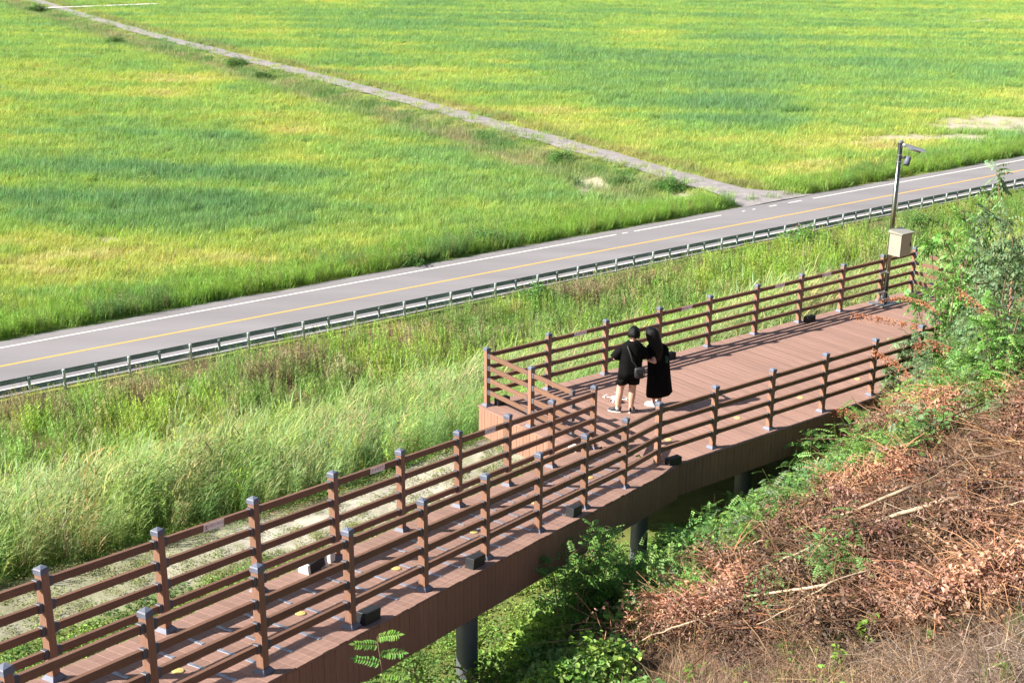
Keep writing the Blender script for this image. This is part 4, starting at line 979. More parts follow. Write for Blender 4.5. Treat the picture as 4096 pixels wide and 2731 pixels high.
def seedling(px, py, sc, lb, seed):
    P_ = on_ground(px * K, py * K); r = random.Random(seed); root = thing('seedling', lb, 'seedling', P_); b = MB(); s_ = MB()
    for k in range(4):
        a = r.uniform(0, 6.28); tp = Vector((math.cos(a) * .08, math.sin(a) * .08, r.uniform(.22, .36))) * sc; s_.tube([(0, 0, -.03), tp * .5 + Vector((0, 0, .02)), tp], .004, 4, False)
        for j in range(9):
            t = .3 + .7 * j / 8; leaf_quad(b, tp * t, rdir(r, -.4, .4), (r.gauss(0, .3), r.gauss(0, .3), 1), .085 * sc * r.uniform(.7, 1.2), .055 * sc, vcol(r, .85, 1.3, .12))
    link('stems', s_.mesh('stems', M['bark']), root); link('leaves', b.mesh('leaves', M['lime']), root)
seedling(1990, 1490, 1.15, 'bright green leafy seedling standing alone on the straw', 1)
seedling(1908, 1556, 1.0, 'yellow-tinged seedling with few leaves at the straw slope foot', 2)
seedling(1700, 1340, .8, 'green seedling among the dead brush beside a long pale branch', 3)

# ------------------------------------------------------------------ cut branches and stakes lying on the brush (each one a thing)
def branch(pts, r0, lb, lift=.56, mt='cutwood'):
    r0 = r0 * 1.1
    Q = [on_ground(a * K, c * K) for a, c in pts]; o = Q[0].copy(); b = MB()
    L3 = [Vector(q_ - o) + Vector((0, 0, lift + .05 * math.sin(i * 2.1))) for i, q_ in enumerate(Q)]
    # finer path with kinks
    fine = []
    for i in range(len(L3) - 1):
        for k in range(4): fine.append(L3[i].lerp(L3[i + 1], k / 4) + Vector((random.gauss(0, .012), random.gauss(0, .012), random.gauss(0, .012))))
    fine.append(L3[-1]); nn = len(fine)
    b.tube(fine, [r0 * (1 - .72 * i / nn) for i in range(nn)], 7)
    root = thing('cut_branch', lb, 'branch', o, 0, 'cut branches lying on the hillside'); link('stem', b.mesh('stem', M[mt], True), root)
    for k in range(3):
        tw = MB(); i = random.randint(nn // 3, nn - 2); a = fine[i]; tw.tube([a, a + Vector((random.gauss(0, .12), random.gauss(0, .12), random.uniform(.05, .16))), a + Vector((random.gauss(0, .28), random.gauss(0, .28), random.uniform(.05, .2)))], [r0 * .3, r0 * .22, r0 * .1], 5, False)
        link('twig', tw.mesh('twig', M[mt], True), root)
branch([(2190, 1235), (2050, 1275), (1900, 1325), (1790, 1370)], .035, 'thickest pale cut branch lying along the middle of the brush')
branch([(2080, 1205), (1950, 1265), (1800, 1310), (1680, 1340)], .026, 'long pale branch lying just above the thickest one')
branch([(1985, 1185), (1870, 1225)], .022, 'short straight pale stick below the upright stake')
branch([(1700, 1235), (1600, 1290), (1510, 1350)], .020, 'pale curved branch at the border of brush and green undergrowth')
branch([(1900, 1440), (1700, 1470), (1560, 1520), (1470, 1560)], .018, 'long yellowish branch running down to the vines')
branch([(2330, 860), (2150, 960), (2020, 1050), (1920, 1110)], .016, 'long thin green-yellow branch over the upper brush')
branch([(2345, 790), (2230, 755), (2110, 690), (2030, 680)], .012, 'thin orange twig arching towards the camera pole')
branch([(2340, 1250), (2230, 1280), (2150, 1330)], .018, 'pale branch at the upper edge of the straw')
branch([(2000, 1400), (1900, 1440), (1800, 1490), (1730, 1530)], .014, 'tan reed stalk bent across the straw')
branch([(1840, 1500), (1790, 1530)], .014, 'short grey stick on the straw', mt='bark')
branch([(2250, 1000), (2120, 1065), (1960, 1160), (1850, 1185)], .014, 'thin brown branch across the upper dead brush', mt='bark')
branch([(2340, 1120), (2200, 1150), (2080, 1200)], .016, 'brown branch beside the sawn stump', mt='bark')
def stake(px, pyb, pyt, r_, lb, name='cut_stake'):
    B_ = on_ground(px * K, pyb * K); zt_ = height_over(B_[:2], pyt * K); root = thing(name, lb, 'stump', (B_[0], B_[1], B_[2]), 0, None); h = zt_ - B_[2]
    b = MB(); b.tube([(0, 0, -.2), (.01, 0, h * .5), (.0, .01, h)], [r_ * 1.1, r_, r_ * .92], 10, False); link('stem', b.mesh('stem', M['cutwood'], True), root)
    b = MB(); b.tube([(0, .01, h - .002), (0, .01, h + .006)], r_ * .92, 10); link('sawn_top', b.mesh('sawn_top', M['cutend']), root)
stake(2028, 1215, 1140, .026, 'thin upright sawn stake standing in the dead brush')
stake(2305, 1115, 1075, .055, 'thick sawn stump with pale top in the upper brush', 'cut_stump')
stake(1640, 1160, 1135, .018, 'short thin stake in the green undergrowth below the platform')
stake(2345, 1050, 985, .03, 'upright sawn stake at the top of the brush slope')

# ------------------------------------------------------------------ small things on the boardwalk
def stud(P_, mtx, lb, grp):
    b = MB(); b.tube([(0, 0, .001), (0, 0, .006), (0, 0, .011)], [.062, .062, .052], 24); o = thing('deck_stud', lb, 'stud', P_, 0, grp); o.rotation_euler = mtx.to_euler()
    link('disc', b.mesh('disc', M['yellow'], False), o)
    b = MB(); b.tube([(0, 0, .0112), (0, 0, .0135)], [.034, .028], 20); link('boss', b.mesh('boss', M['yellow'], False), o)
ord_ = ['platform', 'second', 'third', 'fourth', 'fifth', 'sixth', 'seventh']
for k, a in enumerate([-.72, -2.6, -4.4, -6.28, -8.16, -10.06, -11.95]):
    p = ramp_pt(a, .03); stud(p, rm3, 'round yellow stud on the ramp planks, number %s counting up from the platform' % ['one', 'two', 'three', 'four', 'five', 'six', 'seven'][k], 'yellow studs on the boardwalk')
for k, (u, v) in enumerate([(13.6 + .55 + .15, 15.17), (15.37, 15.23), (17.17, 15.22), (18.98, 15.23), (20.78, 15.24), (22.58, 15.24)]):
    x, y = XY(u, v); stud((x, y, 0.0005), Matrix.Identity(4), 'round yellow stud on the level platform, number %s counting from the ramp' % ['one', 'two', 'three', 'four', 'five', 'six'][k], 'yellow studs on the boardwalk')
# low black step lights
def step_light(P_, rz, lb, mtx=None):
    o = thing('step_light', lb, 'light', P_, rz, 'black box lights along the deck edges')
    if mtx is not None: o.rotation_euler = mtx.to_euler()
    link('housing', MB().box(-.145, .145, -.062, .062, .006, .135, .006).mesh('housing', M['black']), o)
    link('lens_panel', MB().box(-.13, .13, .0625, .066, .02, .115).mesh('lens_panel', M['dark']), o)
    link('base_plate', MB().box(-.15, .15, -.067, .067, .001, .006).mesh('base_plate', M['dark']), o)
rampm = Matrix.Rotation(rot_of(DR), 4, 'Z') @ Matrix.Rotation(tilt, 4, 'Y')
for (px, py), lb in (((845, 1425), 'black box light beside the ramp post nearest the sapling'), ((1088, 1298), 'black box light on the ramp edge above the dense robinia bush'), ((1311, 1180), 'black box light on the ramp edge close to the platform corner')):
    a, c = px_ramp(px * K, py * K); step_light(ramp_pt(a, .72, .001), 0, lb, rampm)
P_ = at_z(1546 * K, 1066 * K, 0); step_light((P_[0], P_[1], .001), rot_of(DU), 'black box light at the bend where ramp and platform meet')
for (px, py), lb in (((1542, 826), 'black box light behind the couple at the reed side railing'), ((1860, 738), 'black box light at the reed side railing right of the couple'), ((1150, 925), 'black box light in the platform corner by the loose rails'), ((2135, 664), 'black box light by the last post past the camera pole')):
    P_ = at_z(px * K, py * K, 0); u, v = UV(P_[0], P_[1]); x, y = XY(u, 18.47); step_light((x, y, .001), rot_of(DU), lb)
# white-ended floodlights and white junction boxes
def floodlight(P_, rz, lb, box=True):
    o = thing('floodlight', lb, 'floodlight', P_, rz)
    b = MB(); prof = [(-.075, 0), (.075, .0), (.085, .06), (.03, .145), (-.06, .13)]
    def prism(x0, x1, s=1.0):
        vs = [(x0, p[0] * s, p[1] * s + .012) for p in prof] + [(x1, p[0] * s, p[1] * s + .012) for p in prof]; k = len(prof)
        return vs, [tuple(range(k))[::-1], tuple(range(k, 2 * k))] + [(i, (i + 1) % k, k + (i + 1) % k, k + i) for i in range(k)]
    for x0, x1 in ((-.19, -.145), (.145, .19)): link('end_cap', recalc(MB().add(*prism(x0, x1)).mesh('end_cap', M['white'])), o)
    link('housing', recalc(MB().add(*prism(-.144, .144, .9)).mesh('housing', M['black'])), o)
    link('foot', MB().box(-.12, .12, -.05, .05, 0, .014).mesh('foot', M['dark']), o)
a, c = px_ramp(722 * K, 1306 * K); floodlight(ramp_pt(a - .02, -.70, .002), rot_of(DR), 'floodlight with white end caps on the ramp edge by a white junction box')
a2, c2 = px_ramp(763 * K, 1290 * K); o = thing('junction_box', 'small white junction box on the ramp edge beside the floodlight', 'box', ramp_pt(a2, -.72, .002), rot_of(DR))
link('case', MB().box(-.05, .05, -.04, .04, .0, .12, .004).mesh('case', M['white']), o); link('lid_screw', MB().box(-.036, -.028, -.03, -.022, .12, .123).mesh('lid_screw', M['dark']), o)
P_ = at_z(1325 * K, 1033 * K, 0.05); floodlight((P_[0], P_[1], ramp_pt(px_ramp(1325 * K, 1033 * K)[0], 0)[2] + .003), rot_of(DR), 'floodlight with white end cap at the platform end of the ramp')
# pale rock on the sand
for k, (px, py, s_, lb) in enumerate(((790, 1122, .16, 'pale rock on the sandy strip between ramp and reeds'), (60, 957, .35, 'grey rock in the brown opening of the reeds'))):
    P_ = on_ground(px * K, py * K); bm = bmesh.new(); bmesh.ops.create_icosphere(bm, subdivisions=3, radius=1)
    for vtx in bm.verts: vtx.co *= 1 + .35 * (vnoise(vtx.co.x * 1.7 + 5, vtx.co.y * 1.7 + vtx.co.z * 1.3, 31 + k) - .5); vtx.co.z *= .62
    me = bpy.data.meshes.new('rock'); bm.to_mesh(me); bm.free(); me.materials.append(M['rock']); o = link('rock', me, loc=P_ + [0, 0, s_ * .25]); o.scale = (s_, s_ * .8, s_); tag(o, lb, 'rock')

# ------------------------------------------------------------------ warning stickers on the top rails
def text_mesh(txt, size, m):
    cu = bpy.data.curves.new('lettering', 'FONT'); cu.body = txt; cu.size = size; cu.align_x = 'CENTER'; cu.align_y = 'CENTER'; cu.offset = 0.0; cu.resolution_u = 3
    ob = bpy.data.objects.new('lettering', cu); COL.objects.link(ob); dg = bpy.context.evaluated_depsgraph_get()
    me = bpy.data.meshes.new_from_object(ob.evaluated_get(dg)); bpy.data.objects.remove(ob); me.materials.clear(); me.materials.append(m); me.name = 'lettering'; return me
TXT = {k: text_mesh(k, s_, M['stk_red']) for k, s_ in (('추락주의', .060), ('기대지 마시오', .044), ('미끄럼주의', .052))}
def ring(b, r0, r1, n=24):
    vs = []; fs = []
    for k in range(n):
        a = 2 * math.pi * k / n; vs += [(r0 * math.cos(a), r0 * math.sin(a), 0), (r1 * math.cos(a), r1 * math.sin(a), 0)]
    for k in range(n): j = (k + 1) % n; fs.append((2 * k, 2 * j, 2 * j + 1, 2 * k + 1))
    b.add(vs, fs)
def bar2(b, p, q, w):
    d = Vector((q[0] - p[0], q[1] - p[1], 0)).normalized(); n = Vector((-d.y, d.x, 0)) * (w / 2); p = Vector((*p, 0)); q = Vector((*q, 0)); b.add([p - n, q - n, q + n, p + n], [(0, 1, 2, 3)])
def pict_fall():
    b = MB(); ring(b, 0.0001, .006, 12); b.v = [(x + .012, y + .018, z) for x, y, z in b.v]
    for p, q, w in (((.008, .012), (-.004, -.004), .010), ((-.004, -.004), (-.018, -.006), .006), ((-.004, -.004), (-.010, -.02), .006), ((.006, .010), (.02, .004), .005), ((.006, .01), (-.008, .016), .005), ((-.026, -.028), (-.004, -.028), .006), ((-.026, -.028), (-.026, -.020), .006)): bar2(b, p, q, w)
    return b
def pict_no():
    b = MB(); ring(b, .022, .028); bar2(b, (-.017, .018), (.017, -.018), .006); return b
def pict_person():
    b = MB(); ring(b, .0001, .005, 10); b.v = [(x, y + .015, z + .0004) for x, y, z in b.v]; bar2(b, (0, .010), (-.002, -.006), .009); bar2(b, (-.002, -.006), (.006, -.019), .005); bar2(b, (-.002, -.006), (-.006, -.019), .005); bar2(b, (0, .006), (.010, .012), .004); return b
PF, PN, PP = pict_fall().mesh('falling_figure', M['stk_black']), pict_no().mesh('prohibition_ring', M['stk_red']), pict_person().mesh('leaning_figure', M['stk_black'])
plate_me = MB().box(-.16, .16, -.040, .040, 0, .0012).mesh('sticker_plate', M['sticker'])
def sticker(p0, p1, f_, txt, lb):
    p0, p1 = np.array(p0, float), np.array(p1, float); d = Vector(p1 - p0).normalized(); c = Vector(p0 + (p1 - p0) * f_) + Vector((0, 0, RH[3]))
    n = d.cross(Vector((0, 0, 1))).normalized()                       # towards the deck / camera side
    if n.y > 0: n = -n
    up = n.cross(d).normalized(); up = up if up.z > 0 else -up; xx = up.cross(n).normalized()
    R = Matrix((xx, up, n)).transposed().to_4x4()
    o = thing('warning_sticker', lb, 'sign', c + n * (RAIL_T / 2 + .0006), 0, 'warning stickers on the railings'); o.rotation_euler = R.to_euler()
    link('sticker_plate', plate_me, o)
    if txt == '기대지 마시오':
        q = link('prohibition_ring', PN, o, (-.118, 0, .0017)); link('leaning_figure', PP, q, (0, 0, -.0002)); link('lettering', TXT[txt], o, (.034, 0, .0018))
    else:
        link('falling_figure', PF, o, (-.112, 0, .0017)); link('lettering', TXT[txt], o, (.036, 0, .0018))
Fo = Fp                                                                 # Fp[0] stands at the platform, Fp[8], Fp[9] at the left end
sticker(Fp[7], Fp[6], .54, '기대지 마시오', 'white sticker with a red ring pictogram on the ramp railing, reading do not lean')
sticker(Fp[5], Fp[4], .62, '추락주의', 'white sticker warning of falls, black falling figure, on the ramp railing')
sticker(Fp[3], Fp[2], .60, '미끄럼주의', 'white sticker warning of slipping, on the ramp railing bay nearest the platform')
sticker(A[1], A[2], .53, '추락주의', 'white fall warning sticker on the platform railing bay next to the corner bay')
sticker(A[3], A[4], .52, '기대지 마시오', 'white do-not-lean sticker with red ring on the railing bay behind the couple')
sticker(A[5], A[6], .49, '추락주의', 'white fall warning sticker on the railing bay with a box light at its end')
sticker(A[6], A[7], .58, '기대지 마시오', 'white do-not-lean sticker on the railing bay two bays from the camera pole')

# ------------------------------------------------------------------ camera pole
B_ = at_z(3537, 1212, 0.0); u, v = UV(B_[0], B_[1]); PT_ = height_over(B_[:2], 562)
cp = thing('camera_pole', 'slim stainless pole with two surveillance cameras and a steel cabinet, clamped to the railing', 'camera pole', (B_[0], B_[1], 0), 0)
Ru = Matrix.Rotation(rot_of(DU), 4, 'Z')
link('pole', MB().tube([(0, 0, .01), (0, 0, PT_ - .05)], .057, 24).mesh('pole', M['polesteel'], True), cp)
link('pole_cap', MB().tube([(0, 0, PT_ - .05), (0, 0, PT_ - .012), (0, 0, PT_)], [.062, .062, .05], 24).mesh('pole_cap', M['steel'], False), cp)
o = link('base_plate', MB().box(-.36, .36, -.24, .24, .001, .012).mesh('base_plate', M['steel']), cp); o.rotation_euler = (0, 0, rot_of(DU))
for k in range(4):
    a = k * math.pi / 2 + rot_of(DU) + .6; b = MB(); b.add([(.05, -.005, .012), (.19, -.005, .012), (.055, -.005, .26), (.05, .005, .012), (.19, .005, .012), (.055, .005, .26)], [(0, 1, 2), (5, 4, 3), (0, 3, 4, 1), (1, 4, 5, 2), (2, 5, 3, 0)])
    g_ = link('gusset', b.mesh('gusset', M['steel']), cp); g_.rotation_euler = (0, 0, a)
for k, (bx, by) in enumerate(((-.31, -.2), (.31, -.2), (.31, .2), (-.31, .2))):
    q = Ru @ Vector((bx, by, 0)); link('anchor_bolt', MB().tube([(0, 0, .012), (0, 0, .035)], .012, 6).mesh('anchor_bolt', M['dark']), cp, q)
for h in (.30, .80):
    cl = link('clamp', MB().tube([(0, 0, h - .022), (0, 0, h + .022)], .064, 20).mesh('clamp', M['steel'], False), cp)
    link('clamp_arm', MB().box(-.30, -.05, -.02, .02, h - .018, h + .018).mesh('clamp_arm', M['steel']), cp).rotation_euler = (0, 0, rot_of(DU))
zb0, zb1 = height_over(B_[:2], 1012), height_over(B_[:2], 925)
w_, d_ = .21, .17
cab = link('cabinet', MB().box(-w_, w_, -d_, d_, zb0, zb1).mesh('cabinet', M['box']), cp); cab.rotation_euler = (0, 0, rot_of(DU)); cab.location = Ru @ Vector((.06, -.235, 0))
lid = MB(); lid.add([(-w_ - .03, -d_ - .04, zb1 + .002), (w_ + .03, -d_ - .04, zb1 + .002), (w_ + .03, d_ + .02, zb1 + .002), (-w_ - .03, d_ + .02, zb1 + .002), (-w_ - .03, -d_ - .04, zb1 + .03), (w_ + .03, -d_ - .04, zb1 + .03), (w_ + .03, d_ + .02, zb1 + .075), (-w_ - .03, d_ + .02, zb1 + .075)],
                    [(3, 2, 1, 0), (4, 5, 6, 7), (0, 1, 5, 4), (1, 2, 6, 5), (2, 3, 7, 6), (3, 0, 4, 7)])
link('lid', lid.mesh('lid', M['box']), cab); link('door_panel', MB().box(-w_ + .02, w_ - .02, -d_ - .006, -d_ - .0005, zb0 + .02, zb1 - .015).mesh('door_panel', M['box']), cab)
link('handle', MB().box(w_ - .06, w_ - .045, -d_ - .022, -d_ - .0065, (zb0 + zb1) / 2 - .05, (zb0 + zb1) / 2 + .05).mesh('handle', M['dark']), cab)
def oriented(mb, loc, d, name, m, parent, smooth=True):
    q = Vector(d).to_track_quat('X', 'Z').to_matrix().to_4x4(); o = link(name, mb.mesh(name, m, smooth), parent, mtx=Matrix.Translation(Vector(loc)) @ q); return o
# bullet camera pointing right and slightly down
cd = Vector((.93, -.25, -.25)); c0 = Vector((.06, -.03, PT_ - .13))
bc_ = oriented(MB().tube([(.10, 0, 0), (.42, 0, 0)], .048, 18), c0, cd, 'bullet_camera', M['steel'], cp)
sh = MB(); nn = 12; vs = []; fs = []
for i in (0, 1):
    for k in range(nn + 1):
        a = math.pi * k / nn; vs.append(((.06, .52)[i], .062 * math.cos(a), .01 + .06 * math.sin(a)))
for k in range(nn): fs.append((k, k + 1, nn + 2 + k, nn + 1 + k))
link('sun_shield', sh.add(vs, fs).mesh('sun_shield', M['steel'], True), bc_)
link('lens', MB().tube([(.421, 0, 0), (.424, 0, 0)], .036, 14).mesh('lens', M['black']), bc_)
oriented(MB().tube([(0, 0, 0), (.14, 0, 0)], [.05, .03], 12), (.045, -.02, PT_ - .10), (.9, -.3, -.15), 'camera_mount', M['steel'], cp)
# dome-like camera below, tilted down
zc = PT_ - .40
oriented(MB().tube([(0, 0, 0), (.12, 0, 0)], .03, 10), (.05, -.02, zc), (1, -.3, 0), 'camera_mount', M['dark'], cp)
dc = oriented(MB().tube([(-.11, 0, 0), (-.09, 0, 0), (.10, 0, 0)], [.045, .07, .07], 20), (.18, -.07, zc - .08), (-.30, -.35, -.9), 'dome_camera', M['cap'], cp)
link('lens', MB().tube([(.1005, 0, 0), (.103, 0, 0)], .062, 18).mesh('lens', M['black']), dc)
for h in (.34, .50): link('strap', MB().tube([(0, 0, PT_ - h - .012), (0, 0, PT_ - h + .012)], .0595, 20).mesh('strap', M['steel'], False), cp)

# ------------------------------------------------------------------ small drone on the deck
D_ = at_z(1414 * K, 923 * K, 0.0)
dr = thing('drone', 'small white quadcopter drone parked on the planks by the shoes', 'drone', (D_[0], D_[1], 0), .5)
link('body', MB().loft([(0, -.10, .05, .03, .025), (0, -.06, .06, .05, .045), (0, .03, .07, .055, .05), (0, .11, .065, .035, .03)], 12).xform(Matrix.Identity(4)).mesh('body', M['drone'], True), dr)
b = MB().box(-.05, .05, -.105, .105, .045, .10, .02); bpy.data.objects.remove(dr.children[0]); link('body', b.mesh('body', M['drone']), dr)
for sx in (-1, 1):
    for sy in (-1, 1):
        ar = link('arm', MB().tube([(sx * .04, sy * .07, .075), (sx * .16, sy * .15, .085)], .011, 8).mesh('arm', M['drone']), dr)
        link('motor', MB().tube([(sx * .16, sy * .15, .07), (sx * .16, sy * .15, .108)], .020, 12).mesh('motor', M['drone']), ar)
        a = random.uniform(0, 3.1); dx_, dy_ = .10 * math.cos(a), .10 * math.sin(a); nx_, ny_ = -math.sin(a) * .009, math.cos(a) * .009
        link('propeller', MB().add([(sx * .16 - dx_ - nx_, sy * .15 - dy_ - ny_, .111), (sx * .16 + dx_ - nx_, sy * .15 + dy_ - ny_, .111), (sx * .16 + dx_ + nx_, sy * .15 + dy_ + ny_, .113), (sx * .16 - dx_ + nx_, sy * .15 - dy_ + ny_, .113)], [(0, 1, 2, 3)]).mesh('propeller', M['drone']), ar)
        link('leg', MB().tube([(sx * .05, sy * .09, .06), (sx * .075, sy * .10, .002)], .006, 6).mesh('leg', M['drone']), dr)

# ------------------------------------------------------------------ the two people (local frame: +Y = the way they face, +X = their right)
def skin_body(name, verts, edges, root_i, m, parent, sub=2):
    me = bpy.data.meshes.new(name); me.from_pydata([v[:3] for v in verts], edges, []); ob = bpy.data.objects.new(name, me); COL.objects.link(ob)
    sk = ob.modifiers.new('skin', 'SKIN'); sk.use_smooth_shade = True
    for i, v in enumerate(verts):
        d = me.skin_vertices[0].data[i]; d.radius = (v[3], v[4] if len(v) > 4 else v[3]); d.use_root = (i == root_i)
    sd = ob.modifiers.new('sub', 'SUBSURF'); sd.levels = sub; sd.render_levels = sub
    dg = bpy.context.evaluated_depsgraph_get(); nm = bpy.data.meshes.new_from_object(ob.evaluated_get(dg)); bpy.data.objects.remove(ob)
    nm.materials.clear(); nm.materials.append(m); nm.polygons.foreach_set('use_smooth', [True] * len(nm.polygons))
    return link(name, nm, parent)
def hand_chain(V, E, wrist_i, palm, fdir, spread, curl, thumb):
    """palm vertex then five bent fingers"""
    p = Vector(palm); f = Vector(fdir).normalized(); s = Vector(spread).normalized(); c = Vector(curl).normalized()
    V.append((*p, .026, .018)); pi = len(V) - 1; E.append((wrist_i, pi))
    for k, (off, L_) in enumerate(((-.028, .066), (-.010, .074), (.010, .070), (.027, .056))):
        a = p + f * .045 + s * off; b_ = a + f * (L_ * .5) + c * .012; e_ = b_ + f * (L_ * .3) + c * .034
        i0 = len(V); V += [(*a, .0095), (*b_, .0088), (*e_, .0078)]; E += [(pi, i0), (i0, i0 + 1), (i0 + 1, i0 + 2)]
    t = Vector(thumb).normalized(); a = p + t * .03 + f * .005; b_ = a + t * .02 + f * .03; e_ = b_ + f * .025 + c * .012
    i0 = len(V); V += [(*a, .012), (*b_, .010), (*e_, .009)]; E += [(pi, i0), (i0, i0 + 1), (i0 + 1, i0 + 2)]
def head_mesh(parent, at, sc, yaw, tilt, nod, skin, hair_fn):
    """egg-shaped head with nose, brow, eyes, mouth and ears; hair added by hair_fn"""
    R = Matrix.Translation(Vector(at)) @ Matrix.Rotation(yaw, 4, 'Z') @ Matrix.Rotation(tilt, 4, 'Y') @ Matrix.Rotation(nod, 4, 'X')
    bm = bmesh.new(); bmesh.ops.create_uvsphere(bm, u_segments=32, v_segments=24, radius=1)
    for v in bm.verts:
        x, y, z = v.co
        w = 1 - .26 * max(0, -z) ** 1.3; fx = .074 * w; fy = .094 * (1 - .16 * max(0, -z)) if y < 0 else .096
        nx, ny, nz = x * fx, y * fy, z * .117
        if y > .2:
            ny += .020 * math.exp(-((x / .17) ** 2 + ((z + .12) / .16) ** 2))       # nose
            ny -= .009 * (math.exp(-(((x - .42) / .17) ** 2 + ((z - .03) / .11) ** 2)) + math.exp(-(((x + .42) / .17) ** 2 + ((z - .03) / .11) ** 2)))
            ny += .006 * math.exp(-((x / .3) ** 2 + ((z + .45) / .08) ** 2)); ny -= .005 * math.exp(-((x / .3) ** 2 + ((z + .50) / .035) ** 2)); ny += .008 * math.exp(-((x / .3) ** 2 + ((z + .8) / .15) ** 2))
        v.co = (nx * sc, ny * sc, nz * sc)
    me = bpy.data.meshes.new('head'); bm.to_mesh(me); bm.free(); me.materials.append(skin); me.polygons.foreach_set('use_smooth', [True] * len(me.polygons))
    h = link('head', me, parent, mtx=R)
    for sx in (-1, 1):
        link('ear', MB().loft([(sx * .071 * sc, -.012, -.03, .006, .012), (sx * .079 * sc, -.014, 0, .008, .022), (sx * .078 * sc, -.016, .025, .007, .018)], 10).mesh('ear', skin, True), h)
        link('eye', MB().tube([(sx * .031 * sc, .080 * sc, .004), (sx * .031 * sc, .0865 * sc, .004)], [.012, .007], 10).mesh('eye', M['hair']), h)
    hair_fn(h, sc)
    return h
def hair_cap(h, sc, m, front=.35, low=-.35, puff=.014, seed=0, amp=.012):
    bm = bmesh.new(); bmesh.ops.create_uvsphere(bm, u_segments=40, v_segments=28, radius=1)
    dele = []
    for v in bm.verts:
        x, y, z = v.co
        lim = low if y < .15 else low + (front - low) * min(1, (y - .15) / .5)
        a = math.atan2(y, x); lim += .13 * math.sin(a * 9 + seed) * .6 + .08 * math.sin(a * 17 + 2)
        if z < lim: dele.append(v)
        k = puff + amp * (vnoise(a * 5 + 9, z * 3 + 7, 51 + seed) - .4) + .5 * amp * (vnoise(a * 13 + 9, z * 9 + 7, 52) - .5)
        v.co = (x * (.074 * sc + k), y * (.098 * sc + k), z * (.117 * sc + k * .9))
    bmesh.ops.delete(bm, geom=dele, context='VERTS'); me = bpy.data.meshes.new('hair'); bm.to_mesh(me); bm.free(); me.materials.append(m); me.polygons.foreach_set('use_smooth', [True] * len(me.polygons))
    return link('hair', me, h)
def folds(seed, amp): return lambda i, q: amp * (vnoise(q * 2.4 + seed, i * .55 + seed, 71) - .5) + .6 * amp * math.sin(q * 7 + i * .5 + seed)
def sleeve(parent, pts, rad, m, name='sleeve'):
    b = MB(); b.tube(pts, rad, 14, True); return link(name, b.mesh(name, m, True), parent)
def shoe(parent, at, yaw, up_m, sole_m, L_=.27, w=.095):
    R = Matrix.Translation(Vector(at)) @ Matrix.Rotation(yaw, 4, 'Z')
    def outline(s):
        return [(s * w / 2 * math.sin(a) * (1.0 if math.cos(a) > 0 else .82), s * L_ / 2 * math.cos(a)) for a in [2 * math.pi * k / 20 for k in range(20)]]
    def layer(b, specs):
        vs = []; fs = []
        for s_, z, yo in specs: vs += [(x, y + yo, z) for x, y in outline(s_)]
        n = 20
        for i in range(len(specs) - 1):
            for k in range(n): j = (k + 1) % n; fs.append((i * n + k, i * n + j, (i + 1) * n + j, (i + 1) * n + k))
        fs += [tuple(range(n))[::-1], tuple(range((len(specs) - 1) * n, len(specs) * n))]; return b.add(vs, fs)
    o = link('shoe', recalc(layer(MB(), [(.97, .026, .06), (.98, .045, .06), (.85, .072, .045), (.55, .10, -.005), (.46, .115, -.02)]).mesh('shoe', up_m, True)), parent, mtx=R)
    link('sole', recalc(layer(MB(), [(.98, .001, .06), (1.02, .012, .06), (1.0, .0255, .06)]).mesh('sole', sole_m, True)), o)
    return o

